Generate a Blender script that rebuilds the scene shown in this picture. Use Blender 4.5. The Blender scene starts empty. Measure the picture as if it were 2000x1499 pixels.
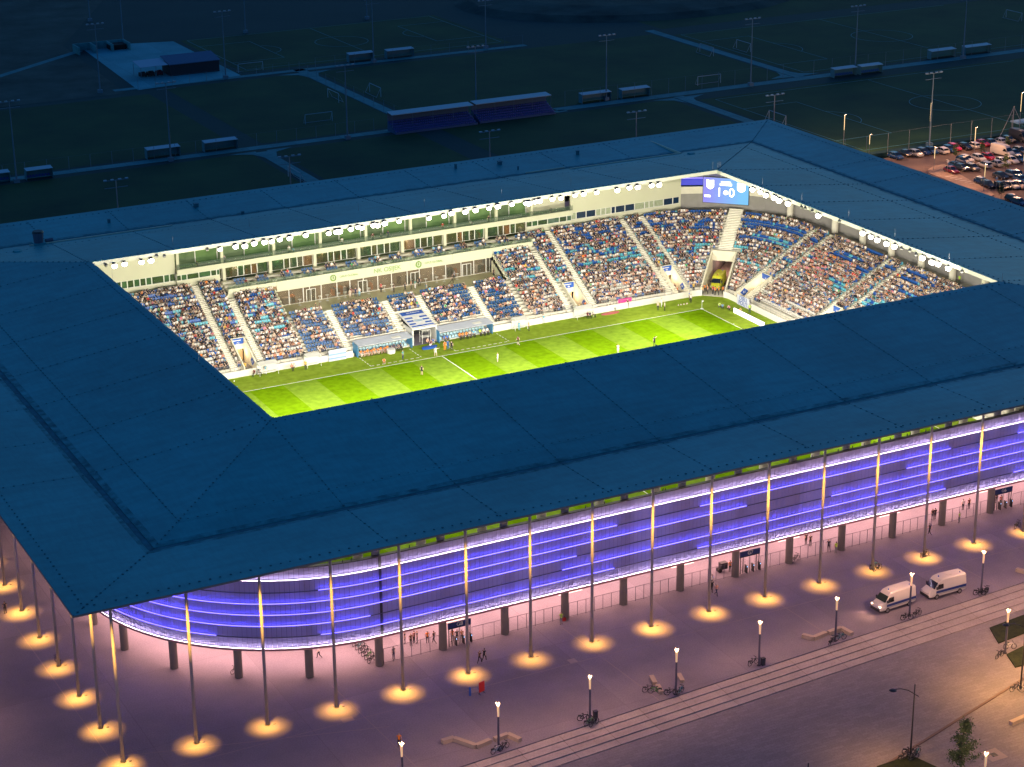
import bpy, math, random
import numpy as np
from mathutils import Matrix, Vector
random.seed(7); RNG=np.random.default_rng(7)
SC=bpy.context.scene; COL=SC.collection
R=math.radians
# ---------------------------------------------------------------- camera
CP=np.array([-141.7695,-265.2909,117.1625]); YAW,PIT,ROL,FPX=0.478416,0.353979,-0.01079,4013.68
Fv=np.array([math.sin(YAW)*math.cos(PIT),math.cos(YAW)*math.cos(PIT),-math.sin(PIT)])
R0=np.array([math.cos(YAW),-math.sin(YAW),0.]); U0=np.cross(R0,Fv)
Rv=R0*math.cos(ROL)+U0*math.sin(ROL); Uv=-R0*math.sin(ROL)+U0*math.cos(ROL)
cd=bpy.data.cameras.new('camera'); cam=bpy.data.objects.new('camera',cd); COL.objects.link(cam)
m=Matrix.Identity(4)
for i in range(3):
    m[i][0]=Rv[i]; m[i][1]=Uv[i]; m[i][2]=-Fv[i]; m[i][3]=CP[i]
cam.matrix_world=m; cd.sensor_width=36; cd.lens=FPX*36/2000; cd.clip_start=1; cd.clip_end=4000
SC.camera=cam
# ---------------------------------------------------------------- world, sun, exposure
W=bpy.data.worlds.new('World'); SC.world=W; W.use_nodes=True; nt=W.node_tree; nt.nodes.clear()
sky=nt.nodes.new('ShaderNodeTexSky'); sky.sky_type='NISHITA'; sky.sun_disc=False
sky.sun_elevation=R(5.0); sky.sun_rotation=R(60); sky.altitude=100; sky.ozone_density=3
tint=nt.nodes.new('ShaderNodeMixRGB'); tint.blend_type='MULTIPLY'; tint.inputs[0].default_value=1
tint.inputs[2].default_value=(0.30,0.64,1.0,1)
bg=nt.nodes.new('ShaderNodeBackground'); bg.inputs[1].default_value=0.2
wo=nt.nodes.new('ShaderNodeOutputWorld')
nt.links.new(sky.outputs[0],tint.inputs[1]); nt.links.new(tint.outputs[0],bg.inputs[0]); nt.links.new(bg.outputs[0],wo.inputs[0])
sl=bpy.data.lights.new('sun','SUN'); sl.energy=0.02; sl.angle=R(25); sl.color=(0.55,0.7,1)
so=bpy.data.objects.new('sun',sl); COL.objects.link(so); so.rotation_euler=(R(70),0,R(-110))
SC.view_settings.view_transform='Standard'; SC.view_settings.look='None'; SC.view_settings.gamma=1
SC.view_settings.exposure=0; SC.view_settings.use_curve_mapping=False
SC.render.engine='CYCLES'
cy=SC.cycles; cy.max_bounces=5; cy.diffuse_bounces=2; cy.glossy_bounces=2; cy.transmission_bounces=3; cy.transparent_max_bounces=6
cy.use_denoising=True; cy.use_light_tree=True; cy.sample_clamp_indirect=4; cy.caustics_reflective=False; cy.caustics_refractive=False
# ---------------------------------------------------------------- helpers
def _ray(u,v):
    d=Fv*FPX+Rv*(u-1000)-Uv*(v-749.5); return d/np.linalg.norm(d)
def G(u,v,z=0.):
    "the place on the level z that was surveyed at photo pixel u,v"
    d=_ray(u,v); return CP+d*(z-CP[2])/d[2]
def GY(u,v,y):
    d=_ray(u,v); return CP+d*(y-CP[1])/d[1]
def PJ(p):
    d=np.asarray(p,float)-CP; z=d@Fv; return 1000+FPX*(d@Rv)/z,749.5-FPX*(d@Uv)/z
MATS={}
def M(name,col,rough=.75,var=.12,scale=2.,metal=0.,emit=None,es=0.,bump=0.,col2=None,spec=.5,trans=0.):
    if name in MATS: return MATS[name]
    m=bpy.data.materials.new(name); MATS[name]=m; m.use_nodes=True; n=m.node_tree; b=n.nodes['Principled BSDF']
    b.inputs['Roughness'].default_value=rough; b.inputs['Metallic'].default_value=metal
    b.inputs['Specular IOR Level'].default_value=spec
    tc=n.nodes.new('ShaderNodeTexCoord'); no=n.nodes.new('ShaderNodeTexNoise'); no.inputs['Scale'].default_value=scale; no.inputs['Detail'].default_value=5
    n.links.new(tc.outputs['Object'],no.inputs['Vector'])
    mx=n.nodes.new('ShaderNodeMixRGB'); n.links.new(no.outputs['Fac'],mx.inputs[0])
    c=np.array(col[:3]); a=c*(1-var); d=np.array(col2) if col2 is not None else np.minimum(c*(1+var),1)
    mx.inputs[1].default_value=(*a,1); mx.inputs[2].default_value=(*d,1)
    n.links.new(mx.outputs[0],b.inputs['Base Color'])
    if emit is not None:
        b.inputs['Emission Color'].default_value=(*emit,1); b.inputs['Emission Strength'].default_value=es
        m.cycles.emission_sampling='NONE'
    if bump>0:
        bp=n.nodes.new('ShaderNodeBump'); bp.inputs['Strength'].default_value=bump; n.links.new(no.outputs['Fac'],bp.inputs['Height']); n.links.new(bp.outputs[0],b.inputs['Normal'])
    if trans>0:
        tr=n.nodes.new('ShaderNodeBsdfTransparent'); ms=n.nodes.new('ShaderNodeMixShader'); ms.inputs[0].default_value=trans
        n.links.new(b.outputs[0],ms.inputs[1]); n.links.new(tr.outputs[0],ms.inputs[2]); n.links.new(ms.outputs[0],n.nodes['Material Output'].inputs[0])
    return m
class MB:
    def __init__(s): s.v=[]; s.f=[]; s.m=[]
    def face(s,pts,mi=0):
        k=len(s.v); s.v.extend([tuple(p) for p in pts]); s.f.append(tuple(range(k,k+len(pts)))); s.m.append(mi); return s
    def hexa(s,b,t,mi=0):
        "b,t: 4 bottom / 4 top points"
        k=len(s.v); s.v.extend([tuple(p) for p in b]+[tuple(p) for p in t])
        for f in ((3,2,1,0),(4,5,6,7),(0,1,5,4),(1,2,6,5),(2,3,7,6),(3,0,4,7)): s.f.append(tuple(k+i for i in f)); s.m.append(mi)
        return s
    def box(s,x0,x1,y0,y1,z0,z1,mi=0):
        q=[(x0,y0),(x1,y0),(x1,y1),(x0,y1)]
        return s.hexa([(x,y,z0) for x,y in q],[(x,y,z1) for x,y in q],mi)
    def obox(s,a,b,w,z0,z1,mi=0,z0b=None,z1b=None):
        "box along ground line a-b with width w"
        a=np.array(a[:2],float); b=np.array(b[:2],float); d=b-a; d/=max(np.hypot(*d),1e-9); n=np.array([-d[1],d[0]])*w/2
        z0b=z0 if z0b is None else z0b; z1b=z1 if z1b is None else z1b
        P=[a-n,b-n,b+n,a+n]; zz0=[z0,z0b,z0b,z0]; zz1=[z1,z1b,z1b,z1]
        return s.hexa([(*p,z) for p,z in zip(P,zz0)],[(*p,z) for p,z in zip(P,zz1)],mi)
    def prism(s,pts,z0,z1,mi=0):
        n=len(pts); k=len(s.v); s.v.extend([(p[0],p[1],z0) for p in pts]+[(p[0],p[1],z1) for p in pts])
        s.f.append(tuple(range(k+n-1,k-1,-1))); s.m.append(mi); s.f.append(tuple(range(k+n,k+2*n))); s.m.append(mi)
        for i in range(n):
            j=(i+1)%n; s.f.append((k+i,k+j,k+n+j,k+n+i)); s.m.append(mi)
        return s
    def tube(s,p,q,r0,r1=None,n=8,mi=0,cap=True):
        p=np.array(p,float); q=np.array(q,float); r1=r0 if r1 is None else r1; d=q-p; d/=np.linalg.norm(d)
        a=np.cross(d,[0,0,1] if abs(d[2])<.9 else [1,0,0]); a/=np.linalg.norm(a); b=np.cross(d,a); k=len(s.v)
        for i in range(n):
            t=2*math.pi*i/n; s.v.append(tuple(p+(a*math.cos(t)+b*math.sin(t))*r0))
        for i in range(n):
            t=2*math.pi*i/n; s.v.append(tuple(q+(a*math.cos(t)+b*math.sin(t))*r1))
        for i in range(n):
            j=(i+1)%n; s.f.append((k+i,k+j,k+n+j,k+n+i)); s.m.append(mi)
        if cap: s.f.append(tuple(range(k+n-1,k-1,-1))); s.m.append(mi); s.f.append(tuple(range(k+n,k+2*n))); s.m.append(mi)
        return s
    def ring(s,c,nrm,r,rr,n=14,mi=0):
        c=np.array(c,float); nrm=np.array(nrm,float); nrm/=np.linalg.norm(nrm); a=np.cross(nrm,[0,0,1]); a/=np.linalg.norm(a); b=np.cross(nrm,a)
        for i in range(n):
            t,u=2*math.pi*i/n,2*math.pi*(i+1)/n
            s.tube(c+r*(a*math.cos(t)+b*math.sin(t)),c+r*(a*math.cos(u)+b*math.sin(u)),rr,n=3,mi=mi,cap=False)
        return s
    def mesh(s,name,mats):
        me=bpy.data.meshes.new(name); me.from_pydata(s.v,[],s.f)
        for x in (mats if isinstance(mats,(list,tuple)) else [mats]): me.materials.append(x)
        if len(me.materials)>1: me.polygons.foreach_set('material_index',s.m)
        me.update(); return me
    def build(s,name,mats,parent=None,**k): return OBJ(name,s.mesh(name,mats),parent,**k)
def OBJ(name,me,parent=None,loc=None,rz=0,smooth=False,**k):
    o=bpy.data.objects.new(name,me); COL.objects.link(o)
    if parent is not None: o.parent=parent
    if loc is not None: o.location=loc
    if rz: o.rotation_euler=(0,0,rz)
    if smooth and me: me.shade_smooth()
    TAG(o,**k); return o
def TAG(o,label=None,cat=None,group=None,kind=None):
    if label: o['label']=label
    if cat: o['category']=cat
    if group: o['group']=group
    if kind: o['kind']=kind
    return o
def EMPTY(name,loc,rz=0,**k): return OBJ(name,None,None,loc,rz,**k)
def COPY(root,loc,rz=0,label=None,group=None,scale=None):
    r=root.copy(); COL.objects.link(r); r.location=loc; r.rotation_euler=(0,0,rz)
    if label: r['label']=label
    if group: r['group']=group
    if scale: r.scale=scale
    for ch in CH.get(root.name,()):
        c=ch.copy(); COL.objects.link(c); c.parent=r
        for g in CH.get(ch.name,()):
            d=g.copy(); COL.objects.link(d); d.parent=c
    return r
CH={}
def REG(root):
    "remember children for copying"
    CH[root.name]=[o for o in COL.objects if o.parent==root]
    for c in CH[root.name]: CH[c.name]=[o for o in COL.objects if o.parent==c]
    return root
def LIGHT(name,kind,loc,energy,color,parent=None,**k):
    l=bpy.data.lights.new(name,kind); l.energy=energy; l.color=color
    for a,b in k.items():
        if a not in('aim',): setattr(l,a,b)
    o=bpy.data.objects.new(name,l); COL.objects.link(o); o.location=loc
    if 'aim' in k:
        d=Vector(k['aim'])-Vector(loc); o.rotation_euler=d.to_track_quat('-Z','Y').to_euler()
    if parent is not None: o.parent=parent
    return o
# ---------------------------------------------------------------- materials
def poly_mat():
    m=M('polycarbonate_panel',(.24,.21,.40),.5,.18,.4); n=m.node_tree; b=n.nodes['Principled BSDF']
    t=n.nodes.new('ShaderNodeBsdfTranslucent'); t.inputs[0].default_value=(.7,.68,.8,1); ms=n.nodes.new('ShaderNodeMixShader'); ms.inputs[0].default_value=.35
    n.links.new(b.outputs[0],ms.inputs[1]); n.links.new(t.outputs[0],ms.inputs[2]); n.links.new(ms.outputs[0],n.nodes['Material Output'].inputs[0]); return m
def roof_mat():
    m=M('roof_membrane',(.022,.36,.40),.5,.10,.35,bump=.02,spec=.36); n=m.node_tree; b=n.nodes['Principled BSDF']
    g=n.nodes.new('ShaderNodeNewGeometry'); prev=b.inputs['Base Color'].links[0].from_socket
    for sc,st,lo in ((.06,(1,1,1),.80),(.9,(.25,1,1),.86),(2.5,(1,.2,1),.90)):
        mp=n.nodes.new('ShaderNodeMapping'); mp.inputs['Scale'].default_value=st; n.links.new(g.outputs['Position'],mp.inputs[0])
        no=n.nodes.new('ShaderNodeTexNoise'); no.inputs['Scale'].default_value=sc; no.inputs['Detail'].default_value=6; n.links.new(mp.outputs[0],no.inputs['Vector'])
        cr=n.nodes.new('ShaderNodeValToRGB'); cr.color_ramp.elements[0].position=.35; cr.color_ramp.elements[1].position=.62; cr.color_ramp.elements[0].color=(lo,lo,lo,1); n.links.new(no.outputs['Fac'],cr.inputs[0])
        mx=n.nodes.new('ShaderNodeMixRGB'); mx.blend_type='MULTIPLY'; mx.inputs[0].default_value=1; n.links.new(prev,mx.inputs[1]); n.links.new(cr.outputs[0],mx.inputs[2]); prev=mx.outputs[0]
    n.links.new(prev,b.inputs['Base Color']); return m
m_roof=roof_mat()
m_clamp=M('dark_clamp',(.010,.135,.17),.7)
m_ventd=M('vent_grey',(.02,.15,.19),.6)
m_gutter=M('gutter_grime',(.035,.07,.09),.9,.5,.8,col2=(.02,.26,.33))
m_fascia=M('white_fascia',(.62,.62,.52),.6,.05)
m_conc=M('pale_concrete',(.66,.63,.53),.8,.12,.8)
m_conc_d=M('grey_concrete',(.26,.25,.24),.85,.15,.8)
m_wall=M('cream_wall',(.60,.60,.45),.7,.05,.3)
m_white=M('white_paint',(.72,.72,.68),.5,.05)
m_steel=M('galvanised_steel',(.32,.33,.34),.45,.1,metal=.5)
m_dark=M('dark_metal',(.025,.028,.035),.5,.1)
m_mast=M('mast_paint',(.25,.25,.29),.5,.08,1.5)
m_glass=M('dark_green_glass',(.02,.06,.045),.08,.3,1.5,spec=.8,col2=(.07,.15,.09))
m_blueglass=M('dark_blue_glass',(.01,.03,.07),.08,.3,1.,spec=.8)
m_navy=M('navy_seat',(.02,.09,.25),.5,.15)
m_blue=M('blue_seat',(.01,.10,.42),.45,.15)
m_cyan=M('light_blue_seat',(.12,.46,.58),.45,.1)
m_wseat=M('white_seat',(.62,.6,.56),.45,.08)
m_red=M('red_paint',(.42,.02,.025),.5)
m_sign=M('blue_sign',(.01,.08,.42),.5,.1)
m_poly=poly_mat()
m_rail=M('facade_rail',(.10,.10,.15),.5,.1)
m_paving=None

_ON='zeroth first second third fourth fifth sixth seventh eighth ninth tenth eleventh twelfth thirteenth fourteenth fifteenth sixteenth seventeenth eighteenth nineteenth'.split()
_TN={2:('twenty','twentieth'),3:('thirty','thirtieth'),4:('forty','fortieth'),5:('fifty','fiftieth'),6:('sixty','sixtieth')}
def OW(n): return _ON[n] if n<20 else (_TN[n//10][1] if n%10==0 else _TN[n//10][0]+'-'+_ON[n%10])
CVE=330.; UCE=700.; MSE=100000.; LPE=1450.; SLE=6800.; CPE=4200.; FE=14000.; FN=3.0; SBLOC=(60.2,38.8,17.6)
# ================================================================ setting
def ground_mat(name,a,b,scale,joint=None,jcol=None,rough=.85,band=None):
    m=bpy.data.materials.new(name); m.use_nodes=True; n=m.node_tree; bs=n.nodes['Principled BSDF']; bs.inputs['Roughness'].default_value=rough
    bs.inputs['Specular IOR Level'].default_value=.25
    geo=n.nodes.new('ShaderNodeNewGeometry')
    no=n.nodes.new('ShaderNodeTexNoise'); no.inputs['Scale'].default_value=scale; no.inputs['Detail'].default_value=8; no.inputs['Roughness'].default_value=.65
    n.links.new(geo.outputs['Position'],no.inputs['Vector'])
    cr=n.nodes.new('ShaderNodeValToRGB'); cr.color_ramp.elements[0].position=.3; cr.color_ramp.elements[1].position=.7
    cr.color_ramp.elements[0].color=(*a,1); cr.color_ramp.elements[1].color=(*b,1); n.links.new(no.outputs['Fac'],cr.inputs[0])
    out=cr.outputs[0]
    n2=n.nodes.new('ShaderNodeTexNoise'); n2.inputs['Scale'].default_value=6; n2.inputs['Detail'].default_value=4; n.links.new(geo.outputs['Position'],n2.inputs['Vector'])
    mm=n.nodes.new('ShaderNodeMixRGB'); mm.blend_type='OVERLAY'; mm.inputs[0].default_value=.35; n.links.new(out,mm.inputs[1]); n.links.new(n2.outputs['Fac'],mm.inputs[2]); out=mm.outputs[0]
    if joint:
        br=n.nodes.new('ShaderNodeTexBrick'); br.offset=0 if joint[3]==0 else .5; br.inputs['Scale'].default_value=1; br.inputs['Brick Width'].default_value=joint[0]; br.inputs['Row Height'].default_value=joint[1]
        br.inputs['Mortar Size'].default_value=joint[2]; br.inputs['Color1'].default_value=(1,1,1,1); br.inputs['Color2'].default_value=(.86,.86,.86,1); br.inputs['Mortar'].default_value=(*jcol,1)
        n.links.new(geo.outputs['Position'],br.inputs['Vector'])
        m2=n.nodes.new('ShaderNodeMixRGB'); m2.blend_type='MULTIPLY'; m2.inputs[0].default_value=1; n.links.new(out,m2.inputs[1]); n.links.new(br.outputs[0],m2.inputs[2]); out=m2.outputs[0]
    n.links.new(out,bs.inputs['Base Color']); return m
def sheet(name,pts,z,mat,kind='structure',thick=0,parent=None,**k):
    b=MB()
    if thick: b.prism(pts,z-thick,z)
    else: b.face([(p[0],p[1],z) for p in pts])
    return b.build(name,mat,parent,kind=kind,**k)
m_ground=ground_mat('dark_ground',(.006,.04,.045),(.018,.06,.06),.03)
m_plaza=ground_mat('plaza_concrete',(.185,.17,.22),(.325,.285,.325),.05,(17.,17.,.05,0),(.80,.78,.8))
m_lower=ground_mat('lower_paving',(.20,.185,.225),(.29,.26,.28),.05,(1.6,.5,.03,1),(.82,.8,.8))
m_tread=ground_mat('step_stone',(.36,.31,.31),(.48,.42,.41),.25,(5.5,40,.04,0),(.6,.58,.55))
m_asph=ground_mat('asphalt',(.12,.085,.075),(.19,.135,.115),.12)
m_side=ground_mat('side_paving',(.30,.21,.17),(.38,.27,.21),.3,(1.,1.,.03,0),(.8,.8,.8))
m_path=ground_mat('pale_path',(.05,.22,.24),(.09,.31,.34),.3,(6,6,.06,0),(.6,.6,.6))
m_grass_d=ground_mat('training_grass',(.006,.035,.018),(.034,.085,.030),.045)
m_lawn=ground_mat('lawn',(.008,.014,.007),(.028,.040,.014),1.5)
m_line_d=M('faded_line_paint',(.08,.30,.34),.8)
sheet('ground',[(-900,-700),(1300,-700),(1300,1500),(-900,1500)],-1.2,m_ground)
sheet('far_ground',[(-700,96),(108,96),(108,112),(900,112),(900,1100),(-700,1100)],-.02,m_ground,thick=1)
# plaza edge line (top step) : from photo survey
E0=G(895,1499)[:2]; E1=G(2000,1137)[:2]; ed=(E1-E0)/np.linalg.norm(E1-E0); en=np.array([ed[1],-ed[0]])
EL=E0-ed*150; ER=E1+ed*90
plz=[tuple(EL),tuple(ER),(120,96),(-260,96),(-260,EL[1])]
sheet('plaza',plz,0,m_plaza,thick=.8)
for i in range(4):
    a=EL+en*(i*1.22); b=ER+en*(i*1.22); c=ER+en*((i+1)*1.22); d=EL+en*((i+1)*1.22)
    o=sheet('step',[tuple(a+en*.0),tuple(d),tuple(c),tuple(b)],-.13*(i+1),m_tread,thick=.6)
ZL=-.62
a=EL+en*4.88; b=ER+en*4.88
K0=G(1720,1499,ZL)[:2]; K1=G(2000,1324,ZL)[:2]; kd=(K1-K0)/np.linalg.norm(K1-K0)
KL=K0-kd*90; KR=K1+kd*90; kn=np.array([kd[1],-kd[0]])
sheet('lower_plaza',[tuple(a),tuple(KL+np.array([-60,-60])),tuple(KL),tuple(KR),tuple(b)],ZL,m_lower,thick=.5)
sheet('kerb',[tuple(KL),tuple(KL+kn*.3),tuple(KR+kn*.3),tuple(KR)],ZL+.12,M('kerb_stone',(.16,.11,.10),.8),thick=.5)
sheet('pavement',[tuple(KL+kn*.3),tuple(KL+kn*80),tuple(KR+kn*80),tuple(KR+kn*.3)],ZL+.02,m_lower,thick=.5)
for P in ([(1713,1499),(1779,1477),(1850,1510),(1850,1560),(1700,1560)],[(1933,1228),(2060,1180),(2060,1215),(1950,1258)],[(1966,1458-178),(2010,1258),(2040,1258),(2040,1290),(1983,1305)]):
    sheet('lawn',[tuple(G(u,v,ZL)[:2]) for u,v in P],ZL+.16,m_lawn,thick=.15)
# seams of the plaza: light joint line on the left, long slabs
jb=MB(); jb.obox(G(0,1180),G(213,1480),.12,0,.004); jb.obox(G(213,1480),(-60,-76.5),.1,0,.004)
for x in (-62,-31,-4,23,50): jb.obox((x,-64.5),(x+1,-85+x*.03),.09,0,.004)
jb.obox((-88,-73.2),(95,-73.6),.09,0,.004); jb.build('paving_joint',M('joint_filler',(.30,.25,.25),.9),kind='structure')
# worn patches and drain covers
for (u,v,w) in ((925,1349,1.2),(1118,1291,1.0),(679,1406,1.4),(1225,1500,1.2)):
    p=G(u,v); MB().box(p[0]-w/2,p[0]+w/2,p[1]-.5,p[1]+.5,0,.006).build('access_cover',M('cover_stone',(.34,.28,.27),.8),label='pale square access cover in the plaza, '+{925:'beside the red board',1118:'between two gold light pools',679:'below the third front mast',1225:'near the bottom edge'}[u],cat='cover',group='access covers set in the plaza')
p=G(1941,1475,ZL); MB().box(p[0]-1.1,p[0]+1.1,p[1]-1.1,p[1]+1.1,ZL,ZL+.03,0).box(p[0]-.35,p[0]+.35,p[1]-.35,p[1]+.35,ZL,ZL+.05,1).build('drain_cover',[M('cover_stone',(1,1,1)),m_dark],label='square drain cover with dark centre beside the lower lamp post',cat='cover')
# ---- training ground
def gp(name,pts,z,mat,**k): return sheet(name,[tuple(p) for p in pts],z,mat,**k)
def strip(name,p,q,w,z,mat): return MB().obox(p,q,w,z-.05,z).build(name,mat,kind='structure')
for i,(x0,x1,y0,y1) in enumerate(((-120,23,194,262),(29,66,110,186),(29,68,194,266),(73,183,193,266),(-120,23,110,186),(73,140,110,186),(146,300,114,182),(188,330,195,262),(55,140,276,330),(190,330,272,330))):
    gp('training_pitch',[(x0,y0),(x1,y0),(x1,y1),(x0,y1)],.0,m_grass_d)
for p,q,w in (((-160,190.5),(62,190.5),3.2),((108,190.5),(400,190.5),3.6),((62,188.5),(110,188.5),2),((26,186),(26,106),3),((70,192),(70,272),3.),((16,270.8),(142,270.8),2.6),((185.5,192),(185.5,272),3.),((143.5,188),(143.5,106),3.),((-60,262),(24,330),2.4)):
    strip('path',p,q,w,.03,m_path)
for c,qd in (((26,187),0),((70,194),1),((143,187),0),((185,194),1),((70,267),0)):
    s=-1 if qd==0 else 1
    for sx in (-1,1):
        sheet('path_corner',[(c[0]+sx*1.4,c[1]+(0 if qd==0 else -1)),(c[0]+sx*1.4,c[1]+s*7),(c[0]+sx*3,c[1]+s*2.6),(c[0]+sx*8,c[1]+(1 if qd==0 else -1)*(-0))][:4],.034,m_path)
gp('concrete_yard',[(22,268),(53,272.2),(53,330),(26,337)],.04,ground_mat('yard_concrete',(.06,.32,.37),(.11,.42,.48),.12,(9,9,.08,0),(.7,.7,.7)))
# pitch lines
def lines(parts,name='pitch_line'):
    b=MB()
    for p in parts:
        if p[0]=='c':
            _,cx,cy_,r=p[:4]; a0,a1=(p[4],p[5]) if len(p)>4 else (0,360); n=36
            for i in range(n):
                t,u=R(a0+(a1-a0)*i/n),R(a0+(a1-a0)*(i+1)/n)
                b.obox((cx+r*math.cos(t),cy_+r*math.sin(t)),(cx+r*math.cos(u),cy_+r*math.sin(u)),.16,.015,.035)
        else: b.obox(p[:2],p[2:4],.16,.015,.035)
    return b.build(name,m_line_d,kind='structure')
cx,cyy=199,147
lines([('c',cx,cyy,9.15),(cx,116,cx,180),(150,116,250,116),(150,180,250,180),(150,116,150,180),(150,127,166.5,127),(150,167,166.5,167),(166.5,127,166.5,167),('c',161,147,9.15,-53,53)])
lines([('c',241,229,9.15),(241,197,241,261),(190,197,290,197),(190,261,290,261),(190,197,190,261),(206.5,209,206.5,249),(190,209,206.5,209),(190,249,206.5,249),('c',201,229,9.15,-53,53)])
lines([(57,279,138,279),(57,329,138,329),(57,279,57,329),(97,279,97,329),(138,279,138,329),('c',97,304,8),(73,290,73,318),(57,290,73,290),(57,318,73,318),('c',70,304,7,-60,60),(122,290,122,318),(122,290,138,290),(122,318,138,318),('c',125,304,7,120,240)])
# mound / scrub
m_mound=ground_mat('scrub',(.010,.03,.03),(.06,.10,.09),.08)
b=MB(); ctr=G(1230,-10)[:2]; n=28; rings=[(1.,0),(.92,1.5),(.7,2.6),(.3,3.2)]; 
for (r,z) in rings:
    for i in range(n):
        t=2*math.pi*i/n; b.v.append((ctr[0]+62*r*math.cos(t),ctr[1]+48*r*math.sin(t),z))
for k in range(3):
    for i in range(n): j=(i+1)%n; b.f.append((k*n+i,k*n+j,(k+1)*n+j,(k+1)*n+i)); b.m.append(0)
b.f.append(tuple(3*n+i for i in range(n))); b.m.append(0); b.build('mound',m_mound,kind='structure')
gp('scrub_land',[(-300,266),(18,266),(22,340),(60,420),(-300,700)],.02,m_mound)
# tufts over scrub land
# ================================================================ stadium shell
ST=EMPTY('stadium',(0,0,0),label='rectangular football stadium with flat blue-grey roof ring and glowing violet facade',cat='stadium')
AX,AY,ZI=57.92,38.46,24.2; VX,VY,ZV=81.95,62.88,21.35; OX,OY,ZO=94.56,75.72,21.9
MX,MY=77.15,58.42; ZM=ZV+(ZI-ZV)*(VX-MX)/(VX-AX)
def ringpt(side,t,u):
    "side 0 near(-y) 1 right(+x) 2 far(+y) 3 left(-x); u: 0..3 ring level float"
    lv=[(AX,AY,ZI),(MX,MY,ZM),(VX,VY,ZV),(OX,OY,ZO)]
    k=min(int(u),2); f=u-k; a,b=lv[k],lv[k+1]; hx,hy,z=[a[i]+(b[i]-a[i])*f for i in range(3)]
    return hx,hy,z
def strips(side,levels,cuts,name,mat,lift,gap=.05):
    for li in range(len(levels)-1):
        (hx0,hy0,z0),(hx1,hy1,z1)=levels[li],levels[li+1]
        # inset for gap
        L=(hx1-hx0); g=gap/max(L,.1)
        for ci in range(len(cuts)+1):
            def edge(c,hx,hy):
                H=hx if side in(0,2) else hy
                if c is None: return None
                return max(-H,min(H,c))
            c0=cuts[ci-1] if ci>0 else -1e9; c1=cuts[ci] if ci<len(cuts) else 1e9
            pts=[]
            for (hx,hy,z,fr) in ((hx0,hy0,z0,g),(hx1,hy1,z1,-g)):
                hx_=hx+(hx1-hx0)*fr; hy_=hy+(hy1-hy0)*fr; z_=z+(z1-z0)*fr
                H=hx_ if side in(0,2) else hy_
                a=max(-H+gap*.6,min(H-gap*.6,c0+gap)); b_=max(-H+gap*.6,min(H-gap*.6,c1-gap))
                pts.append((a,b_,hx_,hy_,z_))
            (a0,b0,hx,hy,z),(a1,b1,hxx,hyy,zz)=pts
            if b1-a1<.3: continue
            if side==0: q=[(a0,-hy,z),(a1,-hyy,zz),(b1,-hyy,zz),(b0,-hy,z)]
            if side==2: q=[(b0,hy,z),(b1,hyy,zz),(a1,hyy,zz),(a0,hy,z)]
            if side==1: q=[(hx,a0,z),(hxx,a1,zz),(hxx,b1,zz),(hx,b0,z)]
            if side==3: q=[(-hx,b0,z),(-hxx,b1,zz),(-hxx,a1,zz),(-hx,a0,z)]
            if b0-a0<.05: q=[q[0],q[1],q[2]] 
            bt=[(x,y,w+lift-.05) for x,y,w in q]; tp=[(x,y,w+lift) for x,y,w in q]
            mb=MB(); k=len(q); mb.v=bt+tp; mb.f=[tuple(range(k,2*k))]+[(i,(i+1)%k,k+(i+1)%k,k+i) for i in range(k)]; mb.m=[0]*len(mb.f)
            mb.build(name,mat,ST)
lv=[(AX,AY,ZI),(MX,MY,ZM),(VX-.35,VY-.35,ZV+.04)]; lo=[(VX+.35,VY+.35,ZV+.02),(OX,OY,ZO)]
cx_=[-58.6+14.2*k for k in range(9)]; cy_=[-38.5+12.83*k for k in range(7)]
for sd,c in ((0,cx_),(2,cx_),(1,cy_),(3,cy_)):
    strips(sd,lv,c,'roof_panel',m_roof,.05,.014); strips(sd,lo,c,'roof_panel',m_roof,.05,.014)
# deck under the panels (dark seams), gutter, underside, fascia
def ringmesh(levels,mats,name,close=False,closed_bottom=None):
    b=MB()
    for i in range(len(levels)-1):
        (a,c,z),(d,e,w)=levels[i],levels[i+1]
        A=[(-a,-c,z),(a,-c,z),(a,c,z),(-a,c,z)]; B=[(-d,-e,w),(d,-e,w),(d,e,w),(-d,e,w)]
        for k in range(4): j=(k+1)%4; b.face([A[k],A[j],B[j],B[k]])
    return b.build(name,mats,ST)
ringmesh([(AX+.02,AY+.02,ZI-.02),(VX,VY,ZV-.02),(OX-.02,OY-.02,ZO-.02)],m_clamp,'roof_deck')
b=MB()
for s in(-1,1):
    b.box(-VX-.4,VX+.4,s*VY-.33,s*VY+.33,ZV-.02,ZV+.045); b.box(s*VX-.33,s*VX+.33,-VY+.34,VY-.34,ZV-.02,ZV+.045)
b.build('valley_gutter',m_gutter,ST)
b=MB()
for h0,h1 in ((VX-1.15,VX-.36),(VX+.36,VX+.95)):
    Q=[]
    for h in (h0,h1):
        if h<=VX: z=ZI+(ZV-ZI)*(h-AX)/(VX-AX); hy=AY+(VY-AY)*(h-AX)/(VX-AX)
        else: z=ZV+(ZO-ZV)*(h-VX)/(OX-VX); hy=VY+(OY-VY)*(h-VX)/(OX-VX)
        Q.append([(-h,-hy,z+.075),(h,-hy,z+.075),(h,hy,z+.075),(-h,hy,z+.075)])
    for k in range(4): b.face([Q[0][k],Q[0][(k+1)%4],Q[1][(k+1)%4],Q[1][k]])
gm=M('washed_dirt',(.006,.10,.14),.9,.3,.7,trans=.5); n_=gm.node_tree; ms_=[q for q in n_.nodes if q.type=='MIX_SHADER'][0]
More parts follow.
